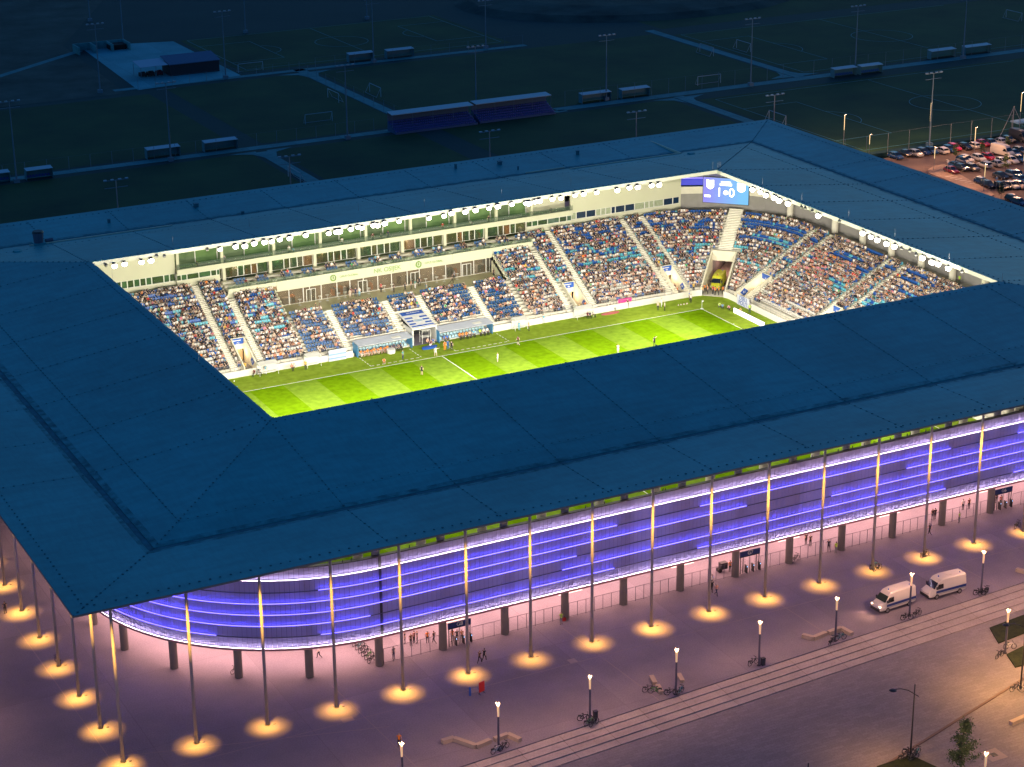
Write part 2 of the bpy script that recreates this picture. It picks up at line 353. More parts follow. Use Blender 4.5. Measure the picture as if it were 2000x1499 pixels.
gn=n_.nodes.new('ShaderNodeTexNoise'); gn.inputs['Scale'].default_value=.8; gn.inputs['Detail'].default_value=8; tcg=n_.nodes.new('ShaderNodeTexCoord'); n_.links.new(tcg.outputs['Object'],gn.inputs['Vector']); rr=n_.nodes.new('ShaderNodeValToRGB'); rr.color_ramp.elements[0].position=.36; rr.color_ramp.elements[1].position=.72; rr.color_ramp.elements[0].color=(1,1,1,1); rr.color_ramp.elements[1].color=(.5,.5,.5,1); n_.links.new(gn.outputs['Fac'],rr.inputs[0]); n_.links.new(rr.outputs[0],ms_.inputs[0])
b.build('gutter_dirt',gm,ST)
m_soffit=M('soffit_panel',(.60,.60,.55),.6,.05,.4)
ringmesh([(OX-.1,OY-.1,ZO-.12),(VX,VY,ZV-.62),(AX+.25,AY+.25,ZI-.62)],m_soffit,'roof_soffit')
fm=[m_fascia,M('dark_fascia',(.07,.12,.15),.6)]
b=MB()
for s in (-1,1):
    b.box(-AX-.12,AX+.12,s*AY-(0 if s>0 else .22),s*AY+(.22 if s>0 else 0),ZI-.6,ZI+.03,0)
    b.box(s*AX-(0 if s>0 else .22),s*AX+(.22 if s>0 else 0),-AY,AY,ZI-.6,ZI+.028,0)
    b.box(-OX,OX,s*OY-.05,s*OY+.05,ZO-.16,ZO+.05,1); b.box(s*OX-.05,s*OX+.05,-OY+.05,OY-.05,ZO-.16,ZO+.048,1)
b.build('roof_fascia',fm,ST)
# clamps (dotted seams) - thousands of small clamps joined
b=MB()
def clampline(p,q,step,sz=.085):
    p=np.array(p,float); q=np.array(q,float); L=np.linalg.norm(q-p); n=int(L/step); d=(q-p)/L
    for i in range(n+1):
        c=p+d*(i*step+random.uniform(-.05,.05)); s=sz*random.uniform(.7,1.25)
        b.box(c[0]-s,c[0]+s,c[1]-s,c[1]+s,c[2]+.03,c[2]+.10)
def lvl(h):  # ring by inset distance from inner edge in x
    if h<=VX: z=ZI+(ZV-ZI)*(h-AX)/(VX-AX); hy=AY+(VY-AY)*(h-AX)/(VX-AX)
    else: z=ZV+(ZO-ZV)*(h-VX)/(OX-VX); hy=VY+(OY-VY)*(h-VX)/(OX-VX)
    return h,hy,z+.03
for h in (AX+1.1,MX,OX-1.6):
    a,c,z=lvl(h); Q=[(-a,-c,z),(a,-c,z),(a,c,z),(-a,c,z)]
    for k in range(4): clampline(Q[k],Q[(k+1)%4],1.15)
for (sx,sy) in ((-1,-1),(1,-1),(1,1),(-1,1)):
    clampline((sx*AX,sy*AY,ZI+.03),(sx*VX,sy*VY,ZV+.05),1.0); clampline((sx*VX,sy*VY,ZV+.05),(sx*OX,sy*OY,ZO+.03),1.0)
for c in cx_:
    for s in (-1,1):
        # start where the ring side exists at this x
        h0=max(AX,abs(c)+.01); a,hy,z=lvl(min(h0,OX-1)); clampline((c,s*hy,z),(c,s*VY,ZV+.05),1.05); clampline((c,s*(VY+.6),ZV+.05),(c,s*(OY-.3),ZO),1.2)
for c in cy_:
    for s in (-1,1): clampline((s*AX,c,ZI+.03),(s*VX,c,ZV+.05),1.05); clampline((s*(VX+.6),c,ZV+.05),(s*(OX-.3),c,ZO),1.2)
b.build('seam_clamps',m_clamp,ST,kind='stuff')
# roof furniture
def roofz(x,y):
    h=max((abs(x)-AX)/(VX-AX),(abs(y)-AY)/(VY-AY))
    if h<=1: return ZI+(ZV-ZI)*h
    k=max((abs(x)-VX)/(OX-VX),(abs(y)-VY)/(OY-VY)); return ZV+(ZO-ZV)*k
def rp(u,v,z=22.):
    for _ in range(6): p=G(u,v,z); z=roofz(p[0],p[1])
    return np.array([p[0],p[1],z+.05])
for u,v,w,h,lab in ((383,405,1.0,.7,'boxy roof vent second from the left end of the far roof'),(976,322,1.0,.7,'boxy roof vent near the middle of the far roof'),(1128,303,.7,.9,'boxy roof vent on the far roof right of the middle'),(474,419,.6,.5,'small roof vent just below the long vent row left of the middle'),(890,330,.5,1.0,'thin stub vent on the outer slope of the far roof'),(213,436,.6,.7,'small tilted vent near the left of the far roof'),(1012,333,.3,.8,'slim pipe stub beside the far valley gutter')):
    p=rp(u,v); o=EMPTY('roof_vent',p,label=lab,cat='vent',group='vents along the far roof')
    w*=.7; h*=.75; MB().box(-w/2,w/2,-w/2,w/2,0,h).build('housing',m_ventd,o); MB().box(-w*.6,w*.6,-w*.6,w*.6,h,h+.12).build('cap',m_ventd,o)
p=rp(76,478); o=EMPTY('ventilation_unit',p,label='rounded drum fan on a plinth at the left end of the far roof',cat='roof fan')
MB().box(-1,1,-.9,.9,0,.35).build('plinth',m_roof,o); MB().tube((0,0,.35),(0,0,2.0),.75,.95,12).build('drum',m_rail,o); MB().tube((0,0,2.0),(0,0,2.3),1.0,.8,12).build('rim',m_dark,o)
MB().tube((1.2,0,.4),(2.4,.2,.4),.35,.35,8).build('duct',m_rail,o)
for u,v in ((1350,302),(34,493)): p=rp(u,v); MB().tube((0,0,0),(0,0,.3),.8,.7,12).build('hatch',m_roof,None,loc=p,label='low round roof hatch near the '+('right corner of the far roof' if u>1000 else 'left edge of the far roof'),cat='hatch')
RN=[0]
def RODL(u,v):
    RN[0]+=1; return 'lightning rod %s from left, %s of roof opening'%(OW(RN[0] if RN[0]<14 else RN[0]-13),'far and right rim' if RN[0]<14 else 'left rim')
for u,v in ((338,480),(700,413),(829,405),(980,386),(1115,364),(1392,332),(1402,331),(1406,330),(1489,363),(1566,394),(1657,428),(1747,465),(1853,512),(1957,552),(220,546),(389,711),(487,444)):
    p=rp(u,v); k=MB(); k.tube((0,0,0),(0,0,1.4),.03,.015,4); k.build('lightning_rod',m_steel,None,loc=p,label=RODL(u,v),cat='rod',group='lightning rods on the inner roof edge')
# ---- facade path
FC=(55.,36.)
def fpath(s,off=28.,far=False):
    """s along near-left: s>=-55 straight x=s at y=-(36+off-.4); s<-55: arc length round the left corner"""
    if s>=-55: return (s,-(35.5+off)),(0,-1)
    L=(-55-s)/off
    if L<=math.pi/2: return (-55-off*math.sin(L),-35.5-off*math.cos(L)),(-math.sin(L),-math.cos(L))
    return (-55-off,-35.5+(L-math.pi/2)*off),(-1,0)
def quadring(z0,z1,s0,s1,off,thick,n=1):
    b=MB()
    for i in range(n):
        a=s0+(s1-s0)*i/n; c=s0+(s1-s0)*(i+1)/n
        (x0,y0),n0=fpath(a,off); (x1,y1),n1=fpath(c,off)
        bt=[(x0,y0),(x1,y1),(x1-n1[0]*thick,y1-n1[1]*thick),(x0-n0[0]*thick,y0-n0[1]*thick)]
        b.hexa([(*p,z0) for p in bt],[(*p,z1) for p in bt])
    return b
ZR=[4.55,5.95,7.4,8.85,10.3,11.75,13.3]; ZT=14.75; OFF=28.
s=-112.; PW=.585; npan=0
cols_at=[-54.94+8.489*i for i in range(16)]
base=None
while s<78:
    q=quadring(4.45,ZT,s+.02,s+PW-.02,OFF,.05)
    if s>=-55:
        if base is None: base=MB().box(.02,PW-.02,0,.05,4.45,ZT).mesh('facade_panel',m_poly)
        OBJ('facade_panel',base,ST,loc=(s,-(35.5+OFF),0))
    else: q.build('facade_panel',m_poly,ST)
    s+=PW; npan+=1
SEND=s
for z in ZR[1:]: quadring(z-.07,z-.0,-112,SEND,OFF+.14,.12,120).build('facade_rail',m_rail,ST)
quadring(ZT,ZT+.12,-112,SEND,OFF+.15,.5,120).build('facade_coping',m_dark,ST)
quadring(4.2,4.45,-112,SEND,OFF+.22,.5,120).build('facade_sill',M('pink_sill',(.42,.22,.24),.6),ST)
quadring(4.2,4.3,-112,SEND,OFF-.3,13.,120).build('undercroft_ceiling',m_conc,ST)
quadring(4.5,14.2,-112,SEND,OFF-.9,.15,120).build('inner_wall',M('inner_facade_wall',(.16,.13,.2),.8),ST)
# pilaster shadow near the corner end, put in as a dark strip
MB().box(-.16,.16,-.06,.0,4.4,ZT).build('pilaster_shadow',m_dark,ST,loc=(-54.9,-(35.5+OFF),0))
# LED strips
LEDW=9.5; LEDB=9.5
WHT=(1,.82,.98); BLU=(.07,.07,1.)
m_ledw=M('led_white',(.9,.85,.9),.5,emit=(1,.80,1.),es=1.2); m_ledb=M('led_blue',(.3,.3,.9),.5,emit=(.30,.22,1.),es=1.7)
def led(z,s0,s1,white=False,up=True):
    nseg=max(1,int((s1-s0)/8.5+.5)) if s0>=-55 else 0
    q=quadring(z,z+.09,s0,s1,OFF+.2,.06,max(2,int(abs(s1-s0)/1.5))); q.build('led_strip',m_ledw if white else m_ledb,ST)
    # area lamps along the ledge washing the panels above
    segs=[]; t=s0
    while t<s1-.5:
        e=min(s1,t+(8.49 if t>=-55 else 4.5)); 
        if t<-55<e: e=-55
        segs.append((t,e)); t=e
    for (a,c) in segs:
        (x0,y0),n0=fpath((a+c)/2,OFF+.27); L=c-a
        l=bpy.data.lights.new('led_light','AREA'); l.shape='RECTANGLE'; l.size=L; l.size_y=.05; l.energy=L*(LEDW if white else LEDB); l.color=WHT if white else BLU; l.spread=R(150)
        o=bpy.data.objects.new('led_light',l); COL.objects.link(o); o.parent=ST
        nn=np.array([n0[0],n0[1],0.]); tg=np.array([-n0[1],n0[0],0.]); dr=np.array([-n0[0]*.62,-n0[1]*.62,.78]); dr/=np.linalg.norm(dr)
        zax=-dr; xax=tg; yax=np.cross(zax,xax)
        o.matrix_local=Matrix(((xax[0],yax[0],zax[0],x0),(xax[1],yax[1],zax[1],y0),(xax[2],yax[2],zax[2],z+.05),(0,0,0,1)))
S_=lambda u,v,z:(lambda p:(p[0] if p[0]>=-55 else -55-OFF*math.atan2(-55-p[0],-35.5-p[1])))(G(u,v,z))
led(ZR[6],-112,SEND,True); led(4.5,-112,SEND,True)
led(ZR[5],S_(619,1147,ZR[5]),S_(1197,1022,ZR[5])); led(ZR[5],S_(1360,985,ZR[5]),S_(1847,872,ZR[5])); led(ZR[5],S_(1975,840,ZR[5]),SEND)
led(ZR[4],-110,S_(1452,985,ZR[4])); led(ZR[4],S_(1762,911,ZR[4]),SEND)
led(ZR[3],-106,S_(1122,1084,ZR[3])); led(ZR[3],S_(1617,966,ZR[3]),SEND)
led(ZR[2],-100,S_(720,1200,ZR[2])); led(ZR[2],S_(1095,1112,ZR[2]),SEND)
led(ZR[1],-96,S_(423,1238,ZR[1])); led(ZR[1],S_(625,1237,ZR[1]),S_(1197,1109,ZR[1])); led(ZR[1],S_(1360,1070,ZR[1]),S_(1840,952,ZR[1])); led(ZR[1],S_(1972,919,ZR[1]),SEND)
for k in range(30):
    t0=-110+6.35*k
    if t0>78: break
    (x0,y0),n0=fpath(t0+3.2,OFF-.75); l=bpy.data.lights.new('cavity_light','AREA'); l.shape='RECTANGLE'; l.size=6.2; l.size_y=8.6; l.energy=CVE*random.uniform(.6,1.4); l.color=(.40,.36,1.)
    o=bpy.data.objects.new('cavity_light',l); COL.objects.link(o); o.parent=ST; zax=np.array([-n0[0],-n0[1],0]); xax=np.array([-n0[1],n0[0],0.]); yax=np.cross(zax,xax)
    o.matrix_local=Matrix(((xax[0],yax[0],zax[0],x0),(xax[1],yax[1],zax[1],y0),(xax[2],yax[2],zax[2],9.4),(0,0,0,1)))
# simple outer skin for right and far sides
b=MB()
for sx,sy in ((1,-1),(1,1),(-1,1)):
    n=14
    for i in range(n):
        t,u=math.pi/2*i/n,math.pi/2*(i+1)/n
        P=[(sx*(55+OFF*math.sin(t)),sy*(35.5+OFF*math.cos(t))),(sx*(55+OFF*math.sin(u)),sy*(35.5+OFF*math.cos(u)))]
        b.obox(P[0],P[1],.12,4.4,ZT); 
b.obox((55+OFF,-35.5),(55+OFF,35.5),.12,4.4,ZT); b.obox((-55,35.5+OFF),(55,35.5+OFF),.12,4.4,ZT); b.obox((-55-OFF,35.5),(-55-OFF,0),.12,4.4,ZT); b.obox((78,-63.5),(55,-63.5),.11,4.4,ZT)
b.build('far_skin',m_poly,ST)
# inside face of the far corner: glowing bands seen beside the scoreboard
# columns
colmesh=MB().tube((0,0,0),(0,0,20.75),.5,.5,20).mesh('column',m_conc_d); colmesh.shade_smooth()
def col(x,y): return OBJ('column',colmesh,ST,loc=(x,y,0))
for x in cols_at: col(x,-62.48)
for (x,y) in ((-63.42,-61.14),(-70.87,-57.19),(-76.89,-51.3),(-80.65,-43.75),(-82,-35.3),(-82,-26.8),(-82,-18.3),(-82,-9.8)): col(x,y)
col2=MB().tube((0,0,0),(0,0,20.6),.62,.62,18).mesh('inner_column',m_conc); col2.shade_smooth()
for x in cols_at: OBJ('inner_column',col2,ST,loc=(x+1.2,-54.2,0))
# undercroft lamps: warm pink soffit light
for x in [-50.7+8.489*i for i in range(15)]:
    LIGHT('soffit_light','AREA',(x,-58.3,4.1),UCE,(1,.53,.47),ST,shape='RECTANGLE',size=7.,size_y=5.)
for x in [-42.2+8.489*i for i in range(14)]:
    LIGHT('soffit_light','AREA',(x,-52.6,4.1),UCE,(1,.53,.47),ST,shape='RECTANGLE',size=7.,size_y=5.)
for i in range(9):
    L=R(6+i*10.5); LIGHT('soffit_light','AREA',(-55-22.5*math.sin(L),-35.5-22.5*math.cos(L),4.1),UCE*.8,(1,.53,.47),ST,shape='RECTANGLE',size=4.5,size_y=5.)
for i in range(4): LIGHT('soffit_light','AREA',(-77.5,-30+8.489*i,4.1),UCE,(1,.53,.47),ST,shape='RECTANGLE',size=5.,size_y=7.)
# pale entrance wall at the back of the undercroft
MB().box(-46,80,-49.,-48.6,0,4.2).build('undercroft_wall',m_conc,ST)
for i in range(6): MB().box(-44+i*17,-40.5+i*17,-56.5,-54.8,0,.004).build('painted_light_patch',m_white,ST)  # thin white sheets painted on the floor as patches of light
# ================================================================ people
def skin_person(joints,edges,radii,name,level=1):
    me=bpy.data.meshes.new('tmp'); me.from_pydata([tuple(j) for j in joints],edges,[]); o=bpy.data.objects.new('tmp',me); COL.objects.link(o)
    md=o.modifiers.new('s','SKIN'); md.use_smooth_shade=True
    for i,r in enumerate(radii):
        sv=me.skin_vertices[0].data[i]; sv.radius=(r if isinstance(r,tuple) else (r,r)); sv.use_root=(i==0)
    if level: sb=o.modifiers.new('u','SUBSURF'); sb.levels=level; sb.render_levels=level
    dg=bpy.context.evaluated_depsgraph_get(); ev=o.evaluated_get(dg); out=bpy.data.meshes.new_from_object(ev); out.name=name
    bpy.data.objects.remove(o); bpy.data.meshes.remove(me); return out
# joint ids: 0 pelvis 1 waist 2 chest 3 neck 4 head 5 crown | L hip6 knee7 ankle8 toe9 | R 10 11 12 13 | L sh14 elb15 wr16 hand17 | R 18 19 20 21
EDG=[(0,1),(1,2),(2,3),(3,4),(4,5),(0,6),(6,7),(7,8),(8,9),(0,10),(10,11),(11,12),(12,13),(2,14),(14,15),(15,16),(16,17),(2,18),(18,19),(19,20),(20,21)]
RAD=[(.15,.11),(.145,.1),(.17,.11),.055,.09,.07,.095,.065,.045,.04,.095,.065,.045,.04,.065,.045,.035,.038,.065,.045,.035,.038]
POSE={
 'stand':[(0,0,.95),(0,0,1.12),(0,0,1.38),(0,0,1.52),(0,.01,1.64),(0,.01,1.74),(.1,0,.9),(.11,.01,.5),(.12,-.02,.08),(.13,.13,.05),(-.1,0,.9),(-.11,.01,.5),(-.12,-.02,.08),(-.13,.13,.05),(.21,0,1.42),(.27,-.02,1.15),(.25,.05,.92),(.25,.08,.84),(-.21,0,1.42),(-.27,-.02,1.15),(-.25,.05,.92),(-.25,.08,.84)],
 'walk':[(0,0,.93),(0,.01,1.1),(0,.03,1.36),(0,.04,1.5),(0,.06,1.62),(0,.06,1.72),(.1,.02,.88),(.11,.2,.5),(.11,.22,.1),(.11,.37,.07),(-.1,-.02,.88),(-.11,-.06,.48),(-.11,-.36,.16),(-.11,-.28,.05),(.21,0,1.4),(.27,-.15,1.16),(.25,-.12,.94),(.25,-.1,.86),(-.21,.04,1.4),(-.27,.12,1.16),(-.25,.3,1.0),(-.25,.36,.95)],
 'point':[(0,0,.95),(0,0,1.12),(0,0,1.38),(0,0,1.52),(0,.01,1.64),(0,.01,1.74),(.12,0,.9),(.16,.03,.5),(.2,-.02,.08),(.22,.13,.05),(-.12,0,.9),(-.16,.01,.5),(-.2,-.06,.08),(-.22,.08,.05),(.21,0,1.42),(.45,.08,1.46),(.66,.12,1.5),(.76,.14,1.52),(-.21,0,1.42),(-.3,-.04,1.15),(-.3,.05,.95),(-.3,.08,.87)],
 'sit':[(0,0,.5),(0,-.05,.68),(0,-.04,.92),(0,0,1.06),(0,.03,1.18),(0,.03,1.28),(.09,.05,.5),(.12,.44,.5),(.12,.46,.1),(.12,.6,.05),(-.09,.05,.5),(-.12,.44,.5),(-.12,.46,.1),(-.12,.6,.05),(.2,-.03,.96),(.25,.06,.72),(.15,.28,.6),(.1,.34,.6),(-.2,-.03,.96),(-.25,.06,.72),(-.15,.28,.6),(-.1,.34,.6)],
 'lean':[(0,0,.5),(0,.05,.67),(0,.2,.88),(0,.3,.99),(0,.37,1.08),(0,.4,1.17),(.09,.05,.5),(.14,.44,.5),(.12,.44,.1),(.12,.58,.05),(-.09,.05,.5),(-.14,.44,.5),(-.12,.44,.1),(-.12,.58,.05),(.2,.2,.9),(.24,.36,.66),(.1,.5,.62),(.05,.55,.62),(-.2,.2,.9),(-.24,.36,.66),(-.1,.5,.62),(-.05,.55,.62)],
 'cheer':[(0,0,.5),(0,-.04,.68),(0,-.02,.92),(0,0,1.06),(0,.03,1.18),(0,.03,1.28),(.09,.05,.5),(.13,.44,.5),(.12,.46,.1),(.12,.6,.05),(-.09,.05,.5),(-.13,.44,.5),(-.12,.46,.1),(-.12,.6,.05),(.2,-.02,.98),(.3,.14,.86),(.14,.3,1.0),(.06,.33,1.04),(-.2,-.02,.98),(-.3,.14,.86),(-.14,.3,1.0),(-.06,.33,1.04)],
 'crouch':[(0,-.1,.4),(0,-.06,.58),(0,.06,.8),(0,.14,.92),(0,.2,1.02),(0,.22,1.12),(.1,-.06,.4),(.16,.3,.48),(.15,.05,.1),(.15,.2,.05),(-.1,-.06,.4),(-.16,.28,.3),(-.15,-.1,.08),(-.15,.05,.05),(.2,.06,.84),(.26,.22,.66),(.16,.4,.6),(.1,.46,.6),(-.2,.06,.84),(-.26,.22,.66),(-.16,.4,.6),(-.1,.46,.6)]}
def seg_mat(p,J):
    best=(9,0)
    for k,(a,b) in enumerate(EDG):
        A=np.array(J[a]);B=np.array(J[b]); t=max(0,min(1,np.dot(p-A,B-A)/np.dot(B-A,B-A))); d=np.linalg.norm(p-A-(B-A)*t)
        if d<best[0]: best=(d,k,t)
    return best[1],best[2]
def body(pose,level,shorts=False,short_sleeve=True):
    J=POSE[pose]; me=skin_person(J,EDG,RAD,'person_'+pose,level)
    idx=[]
    for f in me.polygons:
        p=np.array(f.center); k,t=seg_mat(p,J)
        if k in(0,1,): m=0
        elif k==2: m=0 if t<.5 else 2
        elif k in(3,4):
            fy=p[1]-(J[4][1]); m=3 if (p[2]>J[4][2]+.03 or fy<-.015) else 2
        elif k in(5,6,9,10): m=1 if not(shorts and k in(6,10) and t>.55) else 2
        elif k in(7,11): m=2 if shorts else 1
        elif k in(8,12): m=4
        elif k in(13,14,17,18): m=0 if not(short_sleeve and k in(14,18) and t>.45) else 2
        else: m=2
        idx.append(m)
    for n in range(5): me.materials.append(None)
    me.polygons.foreach_set('material_index',idx); return me
CL={'white':(.82,.80,.78),'cream':(.6,.5,.4),'black':(.02,.02,.025),'navy':(.02,.03,.09),'grey':(.22,.22,.24),'blue':(.03,.14,.5),'sky blue':(.16,.42,.6),'red':(.5,.03,.03),'orange':(.75,.22,.03),'pink':(.65,.2,.3),'green':(.05,.35,.14),'lime':(.45,.75,.08),'salmon':(.6,.28,.2),'brown':(.14,.07,.05),'yellow':(.7,.45,.06),'teal':(.04,.3,.33),'maroon':(.14,.015,.03)}
def cm(c): return M('cloth_'+c.replace(' ','_'),CL[c],.85,.2,6)
SK=[M('skin_light',(.62,.42,.33),.6,.1),M('skin_tan',(.42,.26,.18),.6,.1),M('skin_pale',(.70,.52,.43),.6,.1)]
HR=[M('hair_dark',(.018,.012,.01),.7,.3),M('hair_brown',(.07,.035,.02),.7,.3),M('hair_grey',(.3,.29,.28),.7,.3),M('hair_fair',(.35,.22,.1),.7,.3)]
SHOE=M('dark_shoes',(.02,.02,.02),.6)
BODY={}
def person(pose,loc,face,top,legs,label,group=None,level=1,shorts=False,skin=None,hair=None,scale=1.):
    key=(pose,level,shorts)
    if key not in BODY: BODY[key]=body(pose,level,shorts)
    o=OBJ('person',BODY[key],None,loc,face,label=label,cat='person',group=group); o.scale=(scale,)*3
    for i,m in enumerate((cm(top),cm(legs),skin or random.choice(SK),hair or random.choice(HR),SHOE)):
        o.material_slots[i].link='OBJECT'; o.material_slots[i].material=m
    return o
# ================================================================ bowl
def SP(kind,t,d):
    "stand point: kind main/corner/right, d metres behind the front wall; returns x,y and outward normal"
    if kind=='main': return (t,41+d),(0,1)
    if kind=='corner':
        return (55+(5+d)*math.sin(t),36+(5+d)*math.cos(t)),(math.sin(t),math.cos(t))
    return (60+d,t),(1,0)
SZ=lambda d:.66+.54*d
D0=1.3; RH=.8; NR=22
ROWS=[(D0+RH*k,SZ(D0+RH*k+.4)-.22) for k in range(NR)]
VOM=[('main',-33.1,-30.6),('main',30.7,33.3),('main',51.6,54.2),('main',-54.2,-51.6),('right',31.9,34.9),('right',10.2,12.8),('main',-1.9,2.6)]
VD=6.2
A45=math.pi/4
b_all=[]
def rowpart(kind,t0,t1,d,z,dep=RH,front=.43,n=1,name='terrace_row',mat=None):
    b=MB()
    for i in range(n):
        a=t0+(t1-t0)*i/n; c=t0+(t1-t0)*(i+1)/n
        P=[SP(kind,a,d)[0],SP(kind,c,d)[0],SP(kind,c,d+dep)[0],SP(kind,a,d+dep)[0]]
        if kind=='right': P=P[::-1]
        b.hexa([(*p,z-front-.3) for p in P],[(*p,z) for p in P])
    return b.build(name,mat or m_conc,ST)
for k,(d,z) in enumerate(ROWS):
    ivs=[(-60,-21.2),(21.2,55)]+([(-21.2,21.2)] if k<11 else [])
    # lift the side blocks only to below the box balcony
    res=[]
    for (a,c) in ivs:
        cur=[(a,c)]
        for kd,v0,v1 in VOM:
            if kd!='main' or d>VD-.4: continue
            nx=[]
            for (p,q) in cur:
                if v0>=p and v1<=q: nx+=[(p,v0),(v1,q)]
                else: nx.append((p,q))
            cur=nx
        res+=cur
    for (a,c) in res:
        if d>15.2 and abs((a+c)/2)<29.9 and c-a<60:
            pass
        if d>15.2:   # under the box balcony
            if a==-60: c=-29.7
            if a==21.2: a=29.7
        rowpart('main',a,c,d,z)
    for (a,c) in ((0,A45-.0),(A45,math.pi/2)):
        w=2.35/(5+d) if d<9.2 else 0
        rowpart('corner',a+(w if a>0 else 0),c-(w if a==0 else 0),d,z,n=7)
    cur=[(-38,36)]
    for kd,v0,v1 in VOM:
        if kd=='right' and d<=VD-.4: cur=[x for (p,q) in cur for x in ([(p,v0),(v1,q)] if v0>p and v1<q else [(p,q)])]
    for (a,c) in cur: rowpart('right',a,c,d,z)
# rear walkways
ZW=ROWS[-1][1]+.02; DT=D0+RH*NR
rowpart('main',-62,-29.7,DT,ZW,1.4,name='rear_walkway',mat=m_conc_d); rowpart('main',29.7,55,DT,ZW,1.4,name='rear_walkway',mat=m_conc_d)
rowpart('corner',0,math.pi/2,DT,ZW,4.6,n=14,name='rear_walkway',mat=m_conc_d); rowpart('right',-40,36,DT,ZW,4.6,name='rear_walkway',mat=m_conc_d)
# simple unseen stands near and left (they hold the light in)
b=MB()
b.face([(-58,-41,.8),(66,-41,.8),(66,-60.5,11.2),(-58,-60.5,11.2)][::-1]); b.face([(-60,41,.8),(-60,-39,.8),(-79,-39,11.2),(-79,60.5,11.2)][::-1]); b.face([(-60,-39,.8),(-58,-41,.8),(-58,-60.5,11.2),(-72,-53,11.2),(-79,-39,11.2)]); b.face([(-47,-47.3,4.2),(-47,-47.3,0),(66,-47.3,0),(66,-47.3,4.2)])
b.build('stand_slope',m_conc_d,ST)
# front wall (advertising parapet)
def wallring(d,z0,z1,th,name,mat,segs):
    b=MB()
    for kind,a,c,n in segs:
        for i in range(n):
            p=a+(c-a)*i/n; q=a+(c-a)*(i+1)/n
            b.obox(SP(kind,p,d)[0],SP(kind,q,d)[0],th,z0,z1)
    return b.build(name,mat,ST)
_wr=wallring
def wallring(d,z0,z1,th,name,mat,segs):
    for s_ in segs: _wr(d,z0,z1,th,name,mat,[s_])
m_para=M('parapet_white',(.80,.78,.72),.6,.07,.7)
wallring(0,0,1.15,.16,'front_wall',m_para,[('main',-60,-13.5,4),('main',13.5,55,4),('corner',0,A45-.42,4),('corner',A45+.42,math.pi/2,4),('right',36,-38,5)])
rowpart('main',-60,-13.2,.1,.62,1.2,name='front_walkway'); rowpart('main',13.2,50,.1,.62,1.2,name='front_walkway'); rowpart('right',-38,36,.1,.62,1.2,name='front_walkway')
rowpart('corner',0,A45-.42,.1,.62,1.2,n=4,name='front_walkway'); rowpart('corner',A45+.42,math.pi/2,.1,.62,1.2,n=4,name='front_walkway')
# railing
def railing(kind,a,c,d,z,h=.95,step=1.5,name='guard_rail',mat=None):
    b=MB(); n=max(1,int(abs(c-a)*(1 if kind!='corner' else 6)/step))
    for i in range(n+1):
        p=SP(kind,a+(c-a)*i/n,d)[0]; b.tube((*p,z),(*p,z+h),.03,n=4)
        if i<n:
            q=SP(kind,a+(c-a)*(i+1)/n,d)[0]
            for hz in (h,h*.55): b.tube((*p,z+hz),(*q,z+hz),.025,n=4,cap=False)
    return b.build(name,mat or m_steel,ST)
for sg in (('main',-56,-34.8),('main',-29.6,-22),('main',22,29.6),('main',35,50.4),('main',55,51),('right',31,13.8),('right',9,-20),('corner',.1,.4),('corner',1.2,1.5)): railing(sg[0],sg[1],sg[2],.12,1.15)
# aisles
AIS=[('main',x) for x in (-55,-50.6,-34.5,-29.5,29.5,34.5,50.5,55.)]+[('right',y) for y in (35.9,31.2,13.6,9.4,-9.4,-13.6)]
VAIS=[-13.8,-3.1,3.3,13.8]
m_stair=M('stair_concrete',(.78,.75,.64),.8,.08,1.)
def aisle(kind,t,d0,d1,w=1.15,zo=0,name='aisle_stair'):
    b=MB(); n=int(round((d1-d0)/.4))
    for i in range(n):
        d=d0+.4*i; z=SZ(d+.2)+zo
        if kind=='corner':
            nn=np.array([math.sin(t),math.cos(t)]); tt=np.array([nn[1],-nn[0]]); c0=np.array([55,36])+nn*(5+d)
            P=[c0-tt*w/2,c0+tt*w/2,c0+tt*w/2+nn*.4,c0-tt*w/2+nn*.4]
        elif kind=='main': P=[(t-w/2,41+d),(t+w/2,41+d),(t+w/2,41.4+d),(t-w/2,41.4+d)]
        else: P=[(60+d,t-w/2),(60.4+d,t-w/2),(60.4+d,t+w/2),(60+d,t+w/2)]
        b.hexa([(*p,z-.5) for p in P],[(*p,z+.02+random.uniform(-.004,.004)) for p in P],0)
    return b.build(name,m_stair,ST,kind='stuff')
for kd,t in AIS: aisle(kd,t,1.0,DT+.1 if abs(t)>29.6 or kd=='right' or abs(t)<0 else 14.8)
for t in VAIS: aisle('main',t,1.2,9.7)
aisle('corner',A45,9.2,DT+1,2.7)
for kd,t in AIS: # handrail posts
    b=MB()
    for i in range(1,NR,2):
        p=SP(kd,t+.62,D0+RH*i)[0]; b.tube((*p,ROWS[i][1]),(*p,ROWS[i][1]+.9),.02,n=3)
    b.build('aisle_handrail',m_steel,ST)
